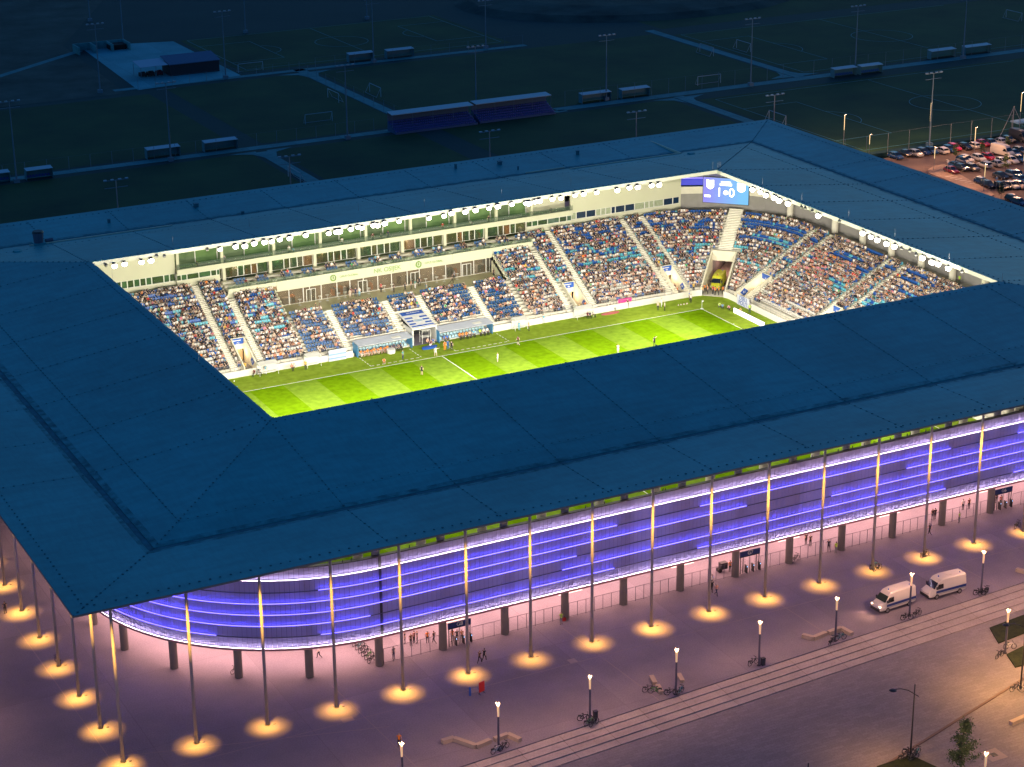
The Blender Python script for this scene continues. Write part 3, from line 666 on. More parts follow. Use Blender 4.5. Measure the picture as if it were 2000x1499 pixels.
# vomitories
m_vw=M('vomitory_wall',(.72,.68,.54),.7,.08,.6)
m_vi=M('vomitory_interior',(.70,.50,.28),.7,.15,.5)
def text(s,size,loc,rot,mat,parent,name='lettering',ext=.01,align='CENTER'):
    c=bpy.data.curves.new(name,'FONT'); c.body=s; c.size=size; c.extrude=ext; c.align_x=align; c.align_y='CENTER'
    o=bpy.data.objects.new(name,c); COL.objects.link(o); dg=bpy.context.evaluated_depsgraph_get(); me=bpy.data.meshes.new_from_object(o.evaluated_get(dg)); bpy.data.objects.remove(o)
    me.materials.clear(); me.materials.append(mat); r=OBJ(name,me,parent,loc); r.rotation_euler=rot; return r
def vomitory(kind,v0,v1,label=None,code='C1'):
    w=.22; zt=SZ(VD)+.75
    def pt(t,d): return SP(kind,t,d)[0]
    b=MB()
    for a,c in ((v0,v0+w),(v1-w,v1)):
        P=[pt(a,0.05),pt(c,0.05),pt(c,VD),pt(a,VD)]
        if kind=='right': P=P[::-1]; zz=[zt,zt,1.5,1.5]
        else: zz=[1.5,1.5,zt,zt]
        b.hexa([(*p,0.) for p in P],[(*p,z) for p,z in zip(P,zz)])
    b.build('vomitory_wall',m_vw,ST)
    P=[pt(v0+w,VD-.25),pt(v1-w,VD-.25),pt(v1-w,VD),pt(v0+w,VD)]
    if kind=='right': P=P[::-1]
    MB().hexa([(*p,2.75) for p in P],[(*p,zt) for p in P]).build('vomitory_lintel',m_vw,ST)
    P=[pt(v0+w,.2),pt(v1-w,.2),pt(v1-w,VD+6),pt(v0+w,VD+6)]
    if kind=='right': P=P[::-1]
    MB().hexa([(*p,.2) for p in P],[(*p,.45) for p in P]).build('vomitory_floor',m_conc_d,ST)
    P=[pt(v0+w,VD+.5),pt(v1-w,VD+.5),pt(v1-w,VD+.7),pt(v0+w,VD+.7)]
    if kind=='right': P=P[::-1]
    MB().hexa([(*p,.45) for p in P],[(*p,2.8) for p in P]).build('passage_wall',m_vi,ST)
    q=pt((v0+v1)/2,VD-1.2); LIGHT('passage_light','POINT',(q[0],q[1],2.5),150,(1,.72,.42),ST,shadow_soft_size=.2)
    # sign on lintel
    mid=(v0+v1)/2; wd=v1-v0-2*w; s=MB()
    if kind=='main':
        MB().box(v0+w+.05,v1-w-.05,41+VD-.30,41+VD-.26,zt-1.15,zt-.1).build('block_sign',m_sign,ST)
        text(code,.42,(mid,41+VD-.32,zt-.85),(R(90),0,0),m_white,ST); MB().box(mid-.9,mid+.5,41+VD-.32,41+VD-.3,zt-.5,zt-.38).tube((mid-.85,41+VD-.33,zt-.44),(mid-.85,41+VD-.3,zt-.44),.14,n=10).build('sign_emblem',m_white,ST)
    else:
        MB().box(60+VD-.30,60+VD-.26,v0+w+.05,v1-w-.05,zt-1.15,zt-.1).build('block_sign',m_sign,ST)
        text(code,.42,(60+VD-.32,mid,zt-.85),(R(90),0,R(-90)),m_white,ST)
for i,(kd,a,c) in enumerate(VOM[:6]): vomitory(kd,a,c,code=['A2','B4','B3','A3','B1','B2'][i])
# diamond shaped side plates
MB().face([(33.31,43.0,1.6),(33.31,45.2,3.2),(33.31,45.2,1.9),(33.31,44.2,.9)][::-1]).build('side_plate',m_sign,ST)
def plate(x,ya,yb,zc):
    h=.75; b=MB(); b.hexa([(x-.03,ya,zc),(x-.03,(ya+yb)/2,zc-h),(x,(ya+yb)/2,zc-h),(x,ya,zc)],[(x-.03,(ya+yb)/2,zc+h),(x-.03,yb,zc),(x,yb,zc),(x,(ya+yb)/2,zc+h)]); return b.build('side_plate',m_sign,ST)
for x,c in ((33.07,'C1'),(54.0,'B4'),(-30.83,'A2')): plate(x,42.3,43.9,1.6); text(c,.5,(x-.05,43.1,1.6),(R(90),0,R(-90)),m_white,ST)
p0=SP('right',34.66,1.2)[0]; MB().hexa([(61.2,34.62,1.5),(62.1,34.62,.8),(62.1,34.66,.8),(61.2,34.66,1.5)],[(62.1,34.62,2.3),(63.0,34.62,1.6),(63.0,34.66,1.6),(62.1,34.66,2.3)]).build('side_plate',m_sign,ST); text('B1',.62,(62.1,34.58,1.55),(R(90),0,0),m_white,ST)
# corner tunnel with ambulance
nn=np.array([math.sin(A45),math.cos(A45)]); tt=np.array([nn[1],-nn[0]]); cc=np.array([55.,36.])
def CPt(a,d): return cc+nn*(5+d)+tt*a
b=MB(); zt=SZ(9.2)+.55
for s in (-1,1): 
    P=[CPt(s*2.15,-.1),CPt(s*2.45,-.1),CPt(s*2.45,9.2),CPt(s*2.15,9.2)]
    if s<0: P=[P[1],P[0],P[3],P[2]]
    b.hexa([(*p,0) for p in P],[(*P[0],1.5),(*P[1],1.5),(*P[2],zt),(*P[3],zt)])
P=[CPt(-2.15,8.6),CPt(2.15,8.6),CPt(2.15,9.2),CPt(-2.15,9.2)]; b.hexa([(*p,4.2) for p in P],[(*p,zt) for p in P]); b.build('tunnel_wall',m_vw,ST)
b=MB()
for s in (-1,1):
    P=[CPt(s*2.15,9.2),CPt(s*2.4,9.2),CPt(s*2.4,22),CPt(s*2.15,22)]; P=P if s>0 else [P[1],P[0],P[3],P[2]]; b.hexa([(*p,0) for p in P],[(*p,4.2) for p in P])
P=[CPt(-2.4,9.2),CPt(2.4,9.2),CPt(2.4,22),CPt(-2.4,22)]; b.hexa([(*p,4.2) for p in P],[(*p,4.4) for p in P]); b.build('tunnel_passage',m_conc_d,ST)
P=[CPt(-2.15,-.4),CPt(2.15,-.4),CPt(2.15,22),CPt(-2.15,22)]; MB().hexa([(*p,.0) for p in P],[(*p,.05) for p in P]).build('tunnel_floor',m_conc,ST)
# ---- pitch
def pitch_mat():
    m=bpy.data.materials.new('pitch_turf'); m.use_nodes=True; n=m.node_tree; bs=n.nodes['Principled BSDF']; bs.inputs['Roughness'].default_value=.9; bs.inputs['Specular IOR Level'].default_value=.0
    g=n.nodes.new('ShaderNodeNewGeometry'); sx=n.nodes.new('ShaderNodeSeparateXYZ'); n.links.new(g.outputs['Position'],sx.inputs[0])
    def mth(op,a,b=None):
        q=n.nodes.new('ShaderNodeMath'); q.operation=op
        for i,v in enumerate((a,b)):
            if v is None: continue
            if isinstance(v,(int,float)): q.inputs[i].default_value=v
            else: n.links.new(v,q.inputs[i])
        return q.outputs[0]
    X,Y=sx.outputs[0],sx.outputs[1]
    def chk(c,o,w): return mth('FLOORED_MODULO',mth('FLOOR',mth('DIVIDE',mth('SUBTRACT',c,o),w)),2.)
    sxp=chk(X,STX,STW); inside=mth('MULTIPLY',mth('LESS_THAN',mth('ABSOLUTE',X),52.5),mth('LESS_THAN',mth('ABSOLUTE',Y),34.))
    syp=chk(Y,34,STW*1.0)
    fac=mth('MULTIPLY',sxp,inside)
    no=n.nodes.new('ShaderNodeTexNoise'); no.inputs['Scale'].default_value=.9; no.inputs['Detail'].default_value=8; n.links.new(g.outputs['Position'],no.inputs['Vector'])
    mp=n.nodes.new('ShaderNodeMixRGB'); mp.inputs[1].default_value=(.125,.235,.004,1); mp.inputs[2].default_value=(.168,.275,.024,1); n.links.new(fac,mp.inputs[0])
    mo=n.nodes.new('ShaderNodeMixRGB'); mo.inputs[1].default_value=(.17,.26,.02,1); mo.inputs[2].default_value=(.26,.36,.045,1)
    band=n.nodes.new('ShaderNodeTexNoise'); band.inputs['Scale'].default_value=.25; band.inputs['Detail'].default_value=3; mpn=n.nodes.new('ShaderNodeMapping'); mpn.inputs['Scale'].default_value=(.15,2.2,1); n.links.new(g.outputs['Position'],mpn.inputs[0]); n.links.new(mpn.outputs[0],band.inputs['Vector']); n.links.new(band.outputs['Fac'],mo.inputs[0])
    mi=n.nodes.new('ShaderNodeMixRGB'); n.links.new(inside,mi.inputs[0]); n.links.new(mo.outputs[0],mi.inputs[1]); n.links.new(mp.outputs[0],mi.inputs[2])
    ov=n.nodes.new('ShaderNodeMixRGB'); ov.blend_type='OVERLAY'; ov.inputs[0].default_value=.45; n.links.new(mi.outputs[0],ov.inputs[1]); n.links.new(no.outputs['Fac'],ov.inputs[2]); n.links.new(ov.outputs[0],bs.inputs['Base Color']); return m
STX,STW=0.,5.8333
pts=[(-60,-41),(60,-41),(60,36)]+[(55+5*math.cos(t),36+5*math.sin(t)) for t in [math.pi/2*i/8 for i in range(1,9)]]+[(-60,41)]
sheet('pitch',pts,.012,pitch_mat())
ml=M('white_line',(.75,.75,.68),.8,.05)
b=MB(); L=.13; z0,z1=.0,.02
for x in (-52.5,52.5): b.box(x-L/2,x+L/2,-34,34,z0,z1)
for y in (-34,34): b.box(-52.43,52.43,y-L/2,y+L/2,z0,z1-.001)
b.box(-L/2,L/2,-33.9,33.9,z0,z1-.0005)
for s in (-1,1):
    for (dx,hy) in ((16.5,20.16),(5.5,9.16)):
        b.box(s*(52.5-dx)-L/2,s*(52.5-dx)+L/2,-hy,hy,z0,z1)
        for t in (-1,1):
            xa,xb=sorted((s*(52.5-dx+.08),s*52.4)); b.box(xa,xb,t*hy-L/2,t*hy+L/2,z0,z1-.0007)
for i in range(48):
    t,u=2*math.pi*i/48,2*math.pi*(i+1)/48; b.obox((9.15*math.cos(t),9.15*math.sin(t)),(9.15*math.cos(u),9.15*math.sin(u)),L,z0,z1+.0005)
b.build('pitch_line',ml,kind='structure')
b=MB()
def dash(p,q):
    p=np.array(p,float);q=np.array(q,float);L=np.linalg.norm(q-p);d=(q-p)/L;t=0
    while t<L-.3: b.obox(p+d*t,p+d*min(L,t+.6),.14,.0,.022); t+=1.05
for u in ((-12.7,-3.3),(3.2,13.6)):
    dash((u[0],35.2),(u[1],35.2)); dash((u[0],35.2),(u[0],40)); dash((u[1],35.2),(u[1],40))
b.build('technical_area_line',ml,kind='structure')
# goal at the right end (seen through the slot)
g=EMPTY('goal',(52.5,0,0),label='white football goal with net at the right end of the pitch',cat='goal')
b=MB(); 
for y in(-3.66,3.66): b.tube((0,y,0),(0,y,2.44),.06); b.tube((0,y,2.44),(1.6,y,2.1),.03); b.tube((1.6,y,2.1),(2.,y,0),.03)
b.tube((0,-3.66,2.44),(0,3.66,2.44),.06); b.build('goal_frame',m_white,g)
b=MB()
for i in range(16): y=-3.66+7.32*i/15; b.tube((1.6,y,2.1),(2.,y,0),.012,n=3,cap=False); b.tube((0,y,2.44),(1.6,y,2.1),.012,n=3,cap=False)
for i in range(6): x=1.6+.4*i/5; b.tube((x,-3.66,2.1*(1-i/5)+.02),(x,3.66,2.1*(1-i/5)+.02),.012,n=3,cap=False)
b.build('net',m_white,g)
cf=EMPTY('corner_flag',(52.5,34,0),label='corner flag post with white flag at the far right corner of the pitch',cat='corner flag')
MB().tube((0,0,0),(0,0,1.6),.035,n=6).tube((0,0,0),(0,0,.06),.3,n=10).build('pole',m_white,cf); MB().box(0,.35,-.01,.01,1.3,1.58).build('flag',m_white,cf)
# LED board near goal line
for (a,c,u) in (((56.2,31.5),(58.1,19.5),0),):
    o=EMPTY('advertising_board',(57.,26,0),label='long white lit advertising board lying along the right end of the pitch',cat='board')
    MB().obox((-.6,-6.2),(.9-.9-.6,3.4),.25,.02,.9).build('board_face',M('lit_board',(.8,.75,.8),.5,emit=(1,.9,1),es=.9),o)
    MB().obox((-.35,-6.2),(-.35,3.4),.15,.02,.5).build('board_frame',m_dark,o)
# ---------------------------------------------------------------- seats and crowd
def seat_mb():
    b=MB(); b.hexa([(-.22,.0,.36),(.22,.0,.36),(.22,-.38,.40),(-.22,-.38,.40)],[(-.22,.0,.42),(.22,.0,.42),(.22,-.38,.45),(-.22,-.38,.45)])
    b.hexa([(-.22,-.02,.40),(.22,-.02,.40),(.22,.05,.40),(-.22,.05,.40)],[(-.2,.08,.82),(.2,.08,.82),(.2,.13,.82),(-.2,.13,.82)]); return b
SEATM={k:seat_mb().mesh('seat',mm) for k,mm in (('blue',m_blue),('cyan',m_cyan),('white',m_wseat),('navy',m_navy))}
SEAT_V=np.array(seat_mb().v); SEAT_F=seat_mb().f
slots=[]   # (x,y,z,nx,ny,seatkind,kind,row,block,idx)
def seen(x,y,z,mg=2.5):
    "is this place under the open part of the roof as seen from the photographer's height"
    t=(ZI-CP[2])/(z-CP[2]); px=CP[0]+(x-CP[0])*t; py=CP[1]+(y-CP[1])*t
    return -AX-mg<px<AX+mg and -AY-mg<py<AY+mg
def inv(kind,t,d):
    for kd,a,c in VOM:
        if kd==kind and d<VD and a-.35<t<c+.35: return True
    if kind=='corner' and d<9.4 and abs(t-A45)*(5+d)<2.8: return True
    return False
PITCHW=.5
def seatcol(k,frac):
    r=random.random()
    if k>15: return 'blue' if r<.93 else 'cyan'
    if k>11: return 'blue' if r<.55 else 'cyan'
    if k>7: return 'cyan' if r<.8 else 'blue'
    if k>5: return 'cyan' if r<.5 else 'white'
    return 'white'
BL=[('main',-56.5,-55.6,0,NR),('main',-54.4,-51.2,0,NR),('main',-50.,-35.1,0,NR),('main',-33.9,-30.1,0,NR),('main',-28.9,-21.5,0,18),('main',21.5,28.9,0,18),('main',30.1,33.9,0,NR),('main',35.1,49.9,0,NR),('main',51.1,54.4,0,NR),
    ('right',31.8,35.3,0,NR),('right',14.2,30.6,0,NR),('right',10.0,13.,0,NR),('right',-8.8,8.8,0,NR),('right',-32,-9.9,0,NR)]
for bi,(kind,a,c,k0,k1) in enumerate(BL):
    for k in range(k0,k1):
        d,z=ROWS[k]
        if kind=='main' and abs(a)<29.6 and d>14.95: continue
        n=int((c-a)/PITCHW)
        for i in range(n):
            t=a+PITCHW*(i+.5)+((c-a)-n*PITCHW)/2
            if inv(kind,t,d): continue
            (x,y),(nx,ny)=SP(kind,t,d+.52)
            if seen(x,y,z+1): slots.append((x,y,z,nx,ny,seatcol(k,0),kind,k,bi,i))
for bi,(a,c) in enumerate(((.02,A45),(A45,math.pi/2-.02))):
    for k in range(NR+5 if False else NR):
        d,z=ROWS[k]; r=5+d+.52; n=int((c-a)*r/PITCHW)
        for i in range(n):
            t=a+(i+.5)*PITCHW/r
            if abs(t-A45)*r<1.75 or inv('corner',t,d): continue
            (x,y),(nx,ny)=SP('corner',t,d+.52)
            if seen(x,y,z+1): slots.append((x,y,z,nx,ny,seatcol(k,0),'corner',k,20+bi,i))
VB=[(-21.,-14.5),(-13.1,-3.8),(-2.5,2.7),(3.9,13.1),(14.4,21.)]
for bi,(a,c) in enumerate(VB):
    for k in range(11):
        if bi in(1,3) and k<2: continue
        d,z=ROWS[k]
        n=int((c-a)/.55)
        for i in range(n):
            t=a+.55*(i+.5)
            if inv('main',t,d): continue
            (x,y),(nx,ny)=SP('main',t,d+.52)
            if seen(x,y,z+1): slots.append((x,y,z,nx,ny,'navy','main',k,30+bi,i))
# occupied or empty: clumps
clump={}
def occ(s):
    kx=int((s[0]+s[1]*.3)/1.6); key=(s[8],s[7],kx)
    if key not in clump: clump[key]=random.random()
    if s[8]>=30: return (clump[(s[8],s[7],kx)]<(.66 if s[7]>4 else .5)) and random.random()<.93
    p=.74 if s[7]>=17 else (.82 if s[7]>=9 else .9)
    return clump[key]<p and random.random()<.93
TOPS=['white']*34+['cream']*7+['black']*30+['navy']*14+['grey']*6+['blue']*5+['sky blue']*4+['red']*3+['orange']*1+['pink']*2+['green']*1+['salmon']*2+['brown']*5+['maroon']*2+['yellow']*1
REDS=['red','maroon','red','salmon','orange','pink']
people=[]; empt=[]
for s in slots:
    if occ(s):
        top=random.choice(TOPS)
        if s[6]=='right' and 15<s[1]<31 and 9<s[7]<17 and random.random()<.5: top=random.choice(REDS)
        if s[7]<6 and random.random()<.35: top=random.choice(('white','cream','salmon'))
        people.append((s,top))
    else: empt.append(s)
def dist(s): return math.hypot(s[0]-CP[0],s[1]-CP[1])
people.sort(key=lambda q:dist(q[0])); empt.sort(key=dist)
BN={0:'edge block at the left',1:'narrow block at the far left',2:'wide block left end of long stand',3:'narrow block above the left passage',4:'block just left of the terrace',5:'block just right of the terrace',6:'narrow block above the middle long stand passage',7:'wide block between the two right passages',8:'narrow block above the rightmost long stand passage',9:'narrow block above the end stand passage',10:'wide block of the end stand',11:'narrow block in the end stand',12:'centre block of the end stand',13:'near block of the end stand',20:'corner block left of the broad stair',21:'corner block right of the broad stair',
    30:'leftmost navy seated block below the terrace',31:'navy block left of the striped tunnel roof',32:'small navy block above the striped tunnel roof',33:'navy block right of the striped tunnel roof',34:'rightmost navy seated block below the terrace'}
ORD=['front','second','third','fourth','fifth','sixth','seventh','eighth','ninth','tenth','eleventh','twelfth','13th','14th','15th','16th','17th','18th','19th','20th','21st','22nd']
def seat_body(pose,level):
    key=(pose,level,False)
    if key not in BODY: BODY[key]=body(pose,level)
    return BODY[key]
NP=112
for (s,top) in people[:NP]:
    x,y,z,nx,ny=s[:5]; rz=math.atan2(ny,nx)+math.pi/2   # body faces -normal
    lab='%s top, %s row, %s seat, %s'%(top,OW(s[7]+1),OW(s[9]+1),BN[s[8]])
    pose=random.choice(('sit','sit','lean','cheer'))
    o=person(pose,(x-nx*.12,y-ny*.12,z-.04),rz,top,random.choice(('navy','black','grey','brown','blue')),lab,'spectators seated in the stands',level=0)
# the rest of the crowd joined: arrays
CR_M=[cm(c) for c in CL]; cidx={c:i for i,c in enumerate(CL)}; nsk=len(CR_M); CR_M+=SK+HR+[SHOE]
tmpl={}
for pz in ('sit','lean','cheer'):
    me=seat_body(pz,0); V=np.empty(len(me.vertices)*3,np.float32); me.vertices.foreach_get('co',V); V=V.reshape(-1,3)
    me.calc_loop_triangles(); T=np.empty(len(me.loop_triangles)*3,np.int32); me.loop_triangles.foreach_get('vertices',T); T=T.reshape(-1,3)
    pi=np.empty(len(me.loop_triangles),np.int32); me.loop_triangles.foreach_get('polygon_index',pi); mi=np.empty(len(me.polygons),np.int32); me.polygons.foreach_get('material_index',mi); tmpl[pz]=(V,T,mi[pi])
def bulk(name,VV,TT,MM,mats,**k):
    V=np.concatenate(VV); T=np.concatenate(TT); Mi=np.concatenate(MM); me=bpy.data.meshes.new(name)
    me.vertices.add(len(V)); me.vertices.foreach_set('co',V.ravel().astype(np.float32)); nf=len(T); kk=T.shape[1]
    me.loops.add(nf*kk); me.loops.foreach_set('vertex_index',T.ravel().astype(np.int32)); me.polygons.add(nf)
    me.polygons.foreach_set('loop_start',np.arange(0,nf*kk,kk,dtype=np.int32)); me.polygons.foreach_set('loop_total',np.full(nf,kk,np.int32))
    for x in mats: me.materials.append(x)
    me.polygons.foreach_set('material_index',Mi.astype(np.int32)); me.update(calc_edges=True); return OBJ(name,me,k.pop('parent',None),**k)
VV,TT,MM=[],[],[]; off=0
for (s,top) in people[NP:]:
    V,T,mi=tmpl[random.choice(('sit','sit','lean','cheer'))]; x,y,z,nx,ny=s[:5]; a=math.atan2(ny,nx)+math.pi/2+random.uniform(-.25,.25); c_,s_=math.cos(a),math.sin(a); sc=random.uniform(.92,1.06)
    X=V[:,0]*c_-V[:,1]*s_; Y=V[:,0]*s_+V[:,1]*c_
    VV.append(np.stack([X*sc+x-nx*.12,Y*sc+y-ny*.12,V[:,2]*sc+z-.04],1)); TT.append(T+off); off+=len(V)
    mp=np.array([cidx[top],cidx[random.choice(('navy','black','grey','brown','blue','cream'))],nsk+random.randrange(3),nsk+3+random.choice((0,0,0,1,1,2,3)),nsk+7]); MM.append(mp[mi])
if VV: bulk('spectator_crowd',VV,TT,MM,CR_M,label='dense seated crowd in mixed light and dark clothes filling the stands',cat='crowd',kind='stuff')
print('people',len(people),'empty',len(empt),'tris',sum(map(len,TT)))
for s in empt[:300]:
    OBJ('seat',SEATM[s[5]],ST,loc=s[:3],rz=math.atan2(s[4],s[3])-math.pi/2)
rest=empt[300:]+[q[0] for q in people]
VV,TT,MM=[],[],[]; off=0; ki={'blue':0,'cyan':1,'white':2,'navy':3}; SF=np.array(SEAT_F)
for s in rest:
    a=math.atan2(s[4],s[3])-math.pi/2; c_,s_=math.cos(a),math.sin(a); V=SEAT_V
    VV.append(np.stack([V[:,0]*c_-V[:,1]*s_+s[0],V[:,0]*s_+V[:,1]*c_+s[1],V[:,2]+s[2]],1)); TT.append(SF+off); off+=len(V); MM.append(np.full(len(SF),ki[s[5]]))
bulk('seat_rows',VV,TT,MM,[m_blue,m_cyan,m_wseat,m_navy],parent=ST,kind='stuff')
# ================================================================ main building behind the long stand
m_int=M('lounge_interior',(.30,.22,.14),.7,.6,.5,emit=(.9,.6,.35),es=.22)
m_band=M('band_panel',(.60,.60,.46),.65,.05,.3)
# terrace
TZ=5.55
MB().box(-21.2,21.2,41+D0+RH*11,57.3,TZ-.3,TZ).build('terrace_floor',M('terrace_stone',(.52,.48,.30),.55,.2,.4),ST)
for s in (-1,1):
    b=MB(); # side walls following the stand
    for k in range(11,18): d,z=ROWS[k]; x0,x1=(s*21.2-.0,s*21.2+.2*s) if s>0 else (s*21.4,s*21.2); b.box(min(x0,x1),max(x0,x1),41+d,41+d+RH,TZ-.3 if k>0 else 0,z+.35)
    b.build('side_wall',m_wall,ST)
for s in (-1,1): MB().box(min(s*21.4,s*29.7),max(s*21.4,s*29.7),56.75,56.95,6,9.72).build('under_box_wall',m_wall,ST)
# terrace back wall glazing
def glazing(x0,x1,y,z0,z1,cuts,gm,name='window',fr=.07,mf=None):
    xs=[x0]+[c for c in cuts if x0<c<x1]+[x1]
    for i in range(len(xs)-1):
        b=MB(); a,c=xs[i],xs[i+1]
        b.box(a,a+fr,y-.06,y+.05,z0,z1).box(c-fr,c,y-.06,y+.05,z0,z1).box(a+fr,c-fr,y-.06,y+.05,z0,z0+fr).box(a+fr,c-fr,y-.06,y+.05,z1-fr,z1)
        o=b.build(name,mf or m_white,ST); g=gm if not isinstance(gm,(list,tuple)) else gm[i%len(gm)]
        MB().box(a+fr,c-fr,y-.01,y+.01,z0+fr,z1-fr).build('pane',g,o)
m_gl=M('lounge_glass',(.10,.11,.09),.1,.5,.7,spec=.7,col2=(.22,.20,.14),trans=.55)
GC=[-18.3,-15.6,-14.4,-12.2,-9.2,-6.7,-4.1,-1.3,1.4,4.5,6.9,9.6,12.2,15.3,17.9,20.4]
glazing(-21.2,21.2,57.3,TZ,8.45,GC,m_gl)
# interior behind terrace glazing
MB().box(-21.2,21.2,60.4,60.6,TZ,8.4).build('lounge_wall',m_int,ST); MB().box(-21.2,21.2,57.4,60.4,TZ-.1,TZ+.0).build('lounge_floor',m_int,ST)
for i in range(26):
    x=random.uniform(-20,20); MB().box(x,x+random.uniform(.4,1.4),58.2,59.2,TZ,TZ+random.uniform(.8,1.5)).build('lounge_furniture',random.choice((cm('brown'),cm('cream'),cm('orange'),cm('white'),cm('black'))),ST)
for x in (-14.2,-4.3,6.0,16.4): # white door frames
    o=MB().box(x-.9,x-.8,57.12,57.2,TZ,TZ+2.3).box(x+.8,x+.9,57.12,57.2,TZ,TZ+2.3).box(x-.8,x+.8,57.12,57.2,TZ+2.2,TZ+2.3).box(x-.05,x+.05,57.12,57.2,TZ,TZ+2.2).build('door_frame',m_white,ST)
    MB().box(x-.8,x-.05,57.15,57.17,TZ+.1,TZ+2.2).box(x+.05,x+.8,57.15,57.17,TZ+.1,TZ+2.2).build('door',m_gl,o)
# band with lettering
for i,(a,c) in enumerate(zip([-29.7,-20.8,-12.6,-3.9,4.8,13.2,21.3],[-20.8,-12.6,-3.9,4.8,13.2,21.3,29.7])):
    MB().box(a+.015,c-.015,56.4,56.6,(8.6 if -21<(a+c)/2<21 else 9.55),10.35).build('band_panel',m_band,ST)
MB().box(-29.7,29.7,56.6,60.9,9.7,9.9).build('box_floor',m_conc,ST); MB().box(-21.2,21.2,56.6,57.4,8.45,8.6).build('band_soffit',m_band,ST)
m_let=M('pale_green_lettering',(.20,.36,.07),.6,.05)
text('NK OSIJEK',1.15,(.25,56.36,9.45),(R(90),0,0),m_let,ST)
for x in (-10.2,6.4):
    MB().ring((x,56.36,9.45),(0,1,0),.5,.13,16).build('logo_ring',m_let,ST); MB().hexa([(x-.12,56.33,9.2),(x+.1,56.33,9.3),(x+.1,56.36,9.3),(x-.12,56.36,9.2)],[(x-.1,56.33,9.65),(x+.14,56.33,9.75),(x+.14,56.36,9.75),(x-.1,56.36,9.65)]).build('logo_leaf',m_let,ST)
    text('OPUS GLOBAL',.55,(x+3.0,56.36,9.45),(R(90),0,0),m_let,ST)
# glass balustrade of boxes
m_bal=M('balustrade_glass',(.10,.16,.12),.1,.1,1.,trans=.7)
for i in range(34): x=-29.7+59.4*i/34; MB().box(x+.02,x+59.4/34-.02,56.45,56.48,10.35,11.1).build('balustrade_pane',m_bal,ST)
# box seat rows
for k in range(3):
    MB().box(-29.7,29.7,57.2+.9*k,58.1+.9*k,9.8,10.15+.35*k).build('box_step',m_conc,ST)
PIL=[-28.9,-20.3,-11.9,-3.45,5.15,13.65,22.1]
bx=0
for i,x in enumerate(PIL):
    MB().box(x-.28,x+.28,60.3,60.9,9.9,13.1).build('pillar',m_wall,ST)
    for (a,c) in ((x+1.0,x+3.7),(x+5.0,x+7.6)):
        for k in range(2):
            n=int((c-a)/.55)
            for j in range(n):
                xx=a+.55*j+.3; yy=57.75+.9*k; zz=10.15+.35*k
                if xx>29.4: continue
                OBJ('seat',SEATM['navy'],ST,loc=(xx,yy,zz))
                if random.random()<(.5 if i!=0 else 0.1):
                    top=random.choice(TOPS); person('sit',(xx,yy-.1,zz-.04),math.pi,top,random.choice(('navy','black','grey')),'%s top guest, %s row, %s seat, %s box seat group from left'%(top,('front','back')[k],OW(j+1),OW(bx+1)),'guests seated in the boxes',level=0)
        bx+=1
        MB().box(c+.15,c+.95,57.3,59.6,9.9,10.5).build('box_stair',m_stair,ST)
# box glazing
gcut=sorted([v for x in PIL for v in (x-.28,x+.28,x+2.7,x+3.8,x+5.2,x+6.3)])
mg2=[M('green_glass_a',(.05,.11,.06),.08,.5,.8,spec=.8,col2=(.14,.12,.06),trans=.45),M('green_glass_b',(.03,.09,.05),.08,.5,1.2,spec=.8,col2=(.10,.15,.08),trans=.4),M('box_warm_glass',(.20,.08,.03),.15,.5,1.,col2=(.30,.2,.1),trans=.5)]
glazing(-29.6,30.6,60.9,11.0,13.1,gcut,[mg2[0],mg2[1],mg2[0],mg2[1],mg2[0],mg2[2],mg2[1]])
MB().box(-29.6,30.6,63.0,63.15,9.9,13.1).build('box_rear_wall',M('box_interior',(.22,.20,.10),.7,.7,.4,col2=(.10,.22,.10)),ST)
for i in range(60):
    x=random.uniform(-29,30); w=random.uniform(.3,1.6); hh=random.uniform(.5,2.2); MB().box(x,x+w,61.6,62.4,10.8,11.0+hh).build('box_furniture',random.choice((cm('brown'),cm('cream'),cm('orange'),cm('white'),cm('black'),cm('green'),cm('grey'))),ST)
for i in range(8): LIGHT('room_light','POINT',(-26+8*i,61.5,12.8),160,(1,.72,.4),ST,shadow_soft_size=.3)
for i in range(7): LIGHT('room_light','POINT',(-18+6*i,58.9,8.2),130,(1,.75,.5),ST,shadow_soft_size=.3)
# second band (curved, tapering) and upper level
b2=MB().box(-37.4,40.2,60.0,60.3,13.1,14.0); b2.build('upper_band',m_band,ST); MB().box(-37.4,40.2,60.3,64.,13.2,13.4).build('upper_floor',m_conc_d,ST)
for i in range(44): x=-37.4+77.6*i/44; MB().box(x+.02,x+77.6/44-.02,60.1,60.13,14.0,14.9).build('upper_balustrade_pane',m_bal,ST)
ucut=[-37,-33.,-29,-24,-19.4,-15,-10.6,-6,-1.8,2.6,7,11.3,15.9,20,24.4,28.3,31.8]
mgu=[M('upper_green_glass',(.05,.13,.06),.06,.6,.5,spec=.9,col2=(.20,.30,.12),emit=(.2,.42,.14),es=.14),M('upper_glass_b',(.06,.11,.07),.06,.6,.8,spec=.9,col2=(.18,.24,.13),emit=(.25,.38,.18),es=.13)]
glazing(-38,32,63.2,13.4,19.5,ucut,mgu)
for x in ucut[::2]: MB().box(x-.25,x+.25,60.6,61.1,13.4,19.8).build('pillar',m_wall,ST)
MB().box(-37.4,40.2,60.7,61.1,18.6,21.6).build('upper_lintel',m_wall,ST)
MB().box(-34,30,61.2,62.0,13.4,14.2).build('press_desk',m_conc_d,ST)
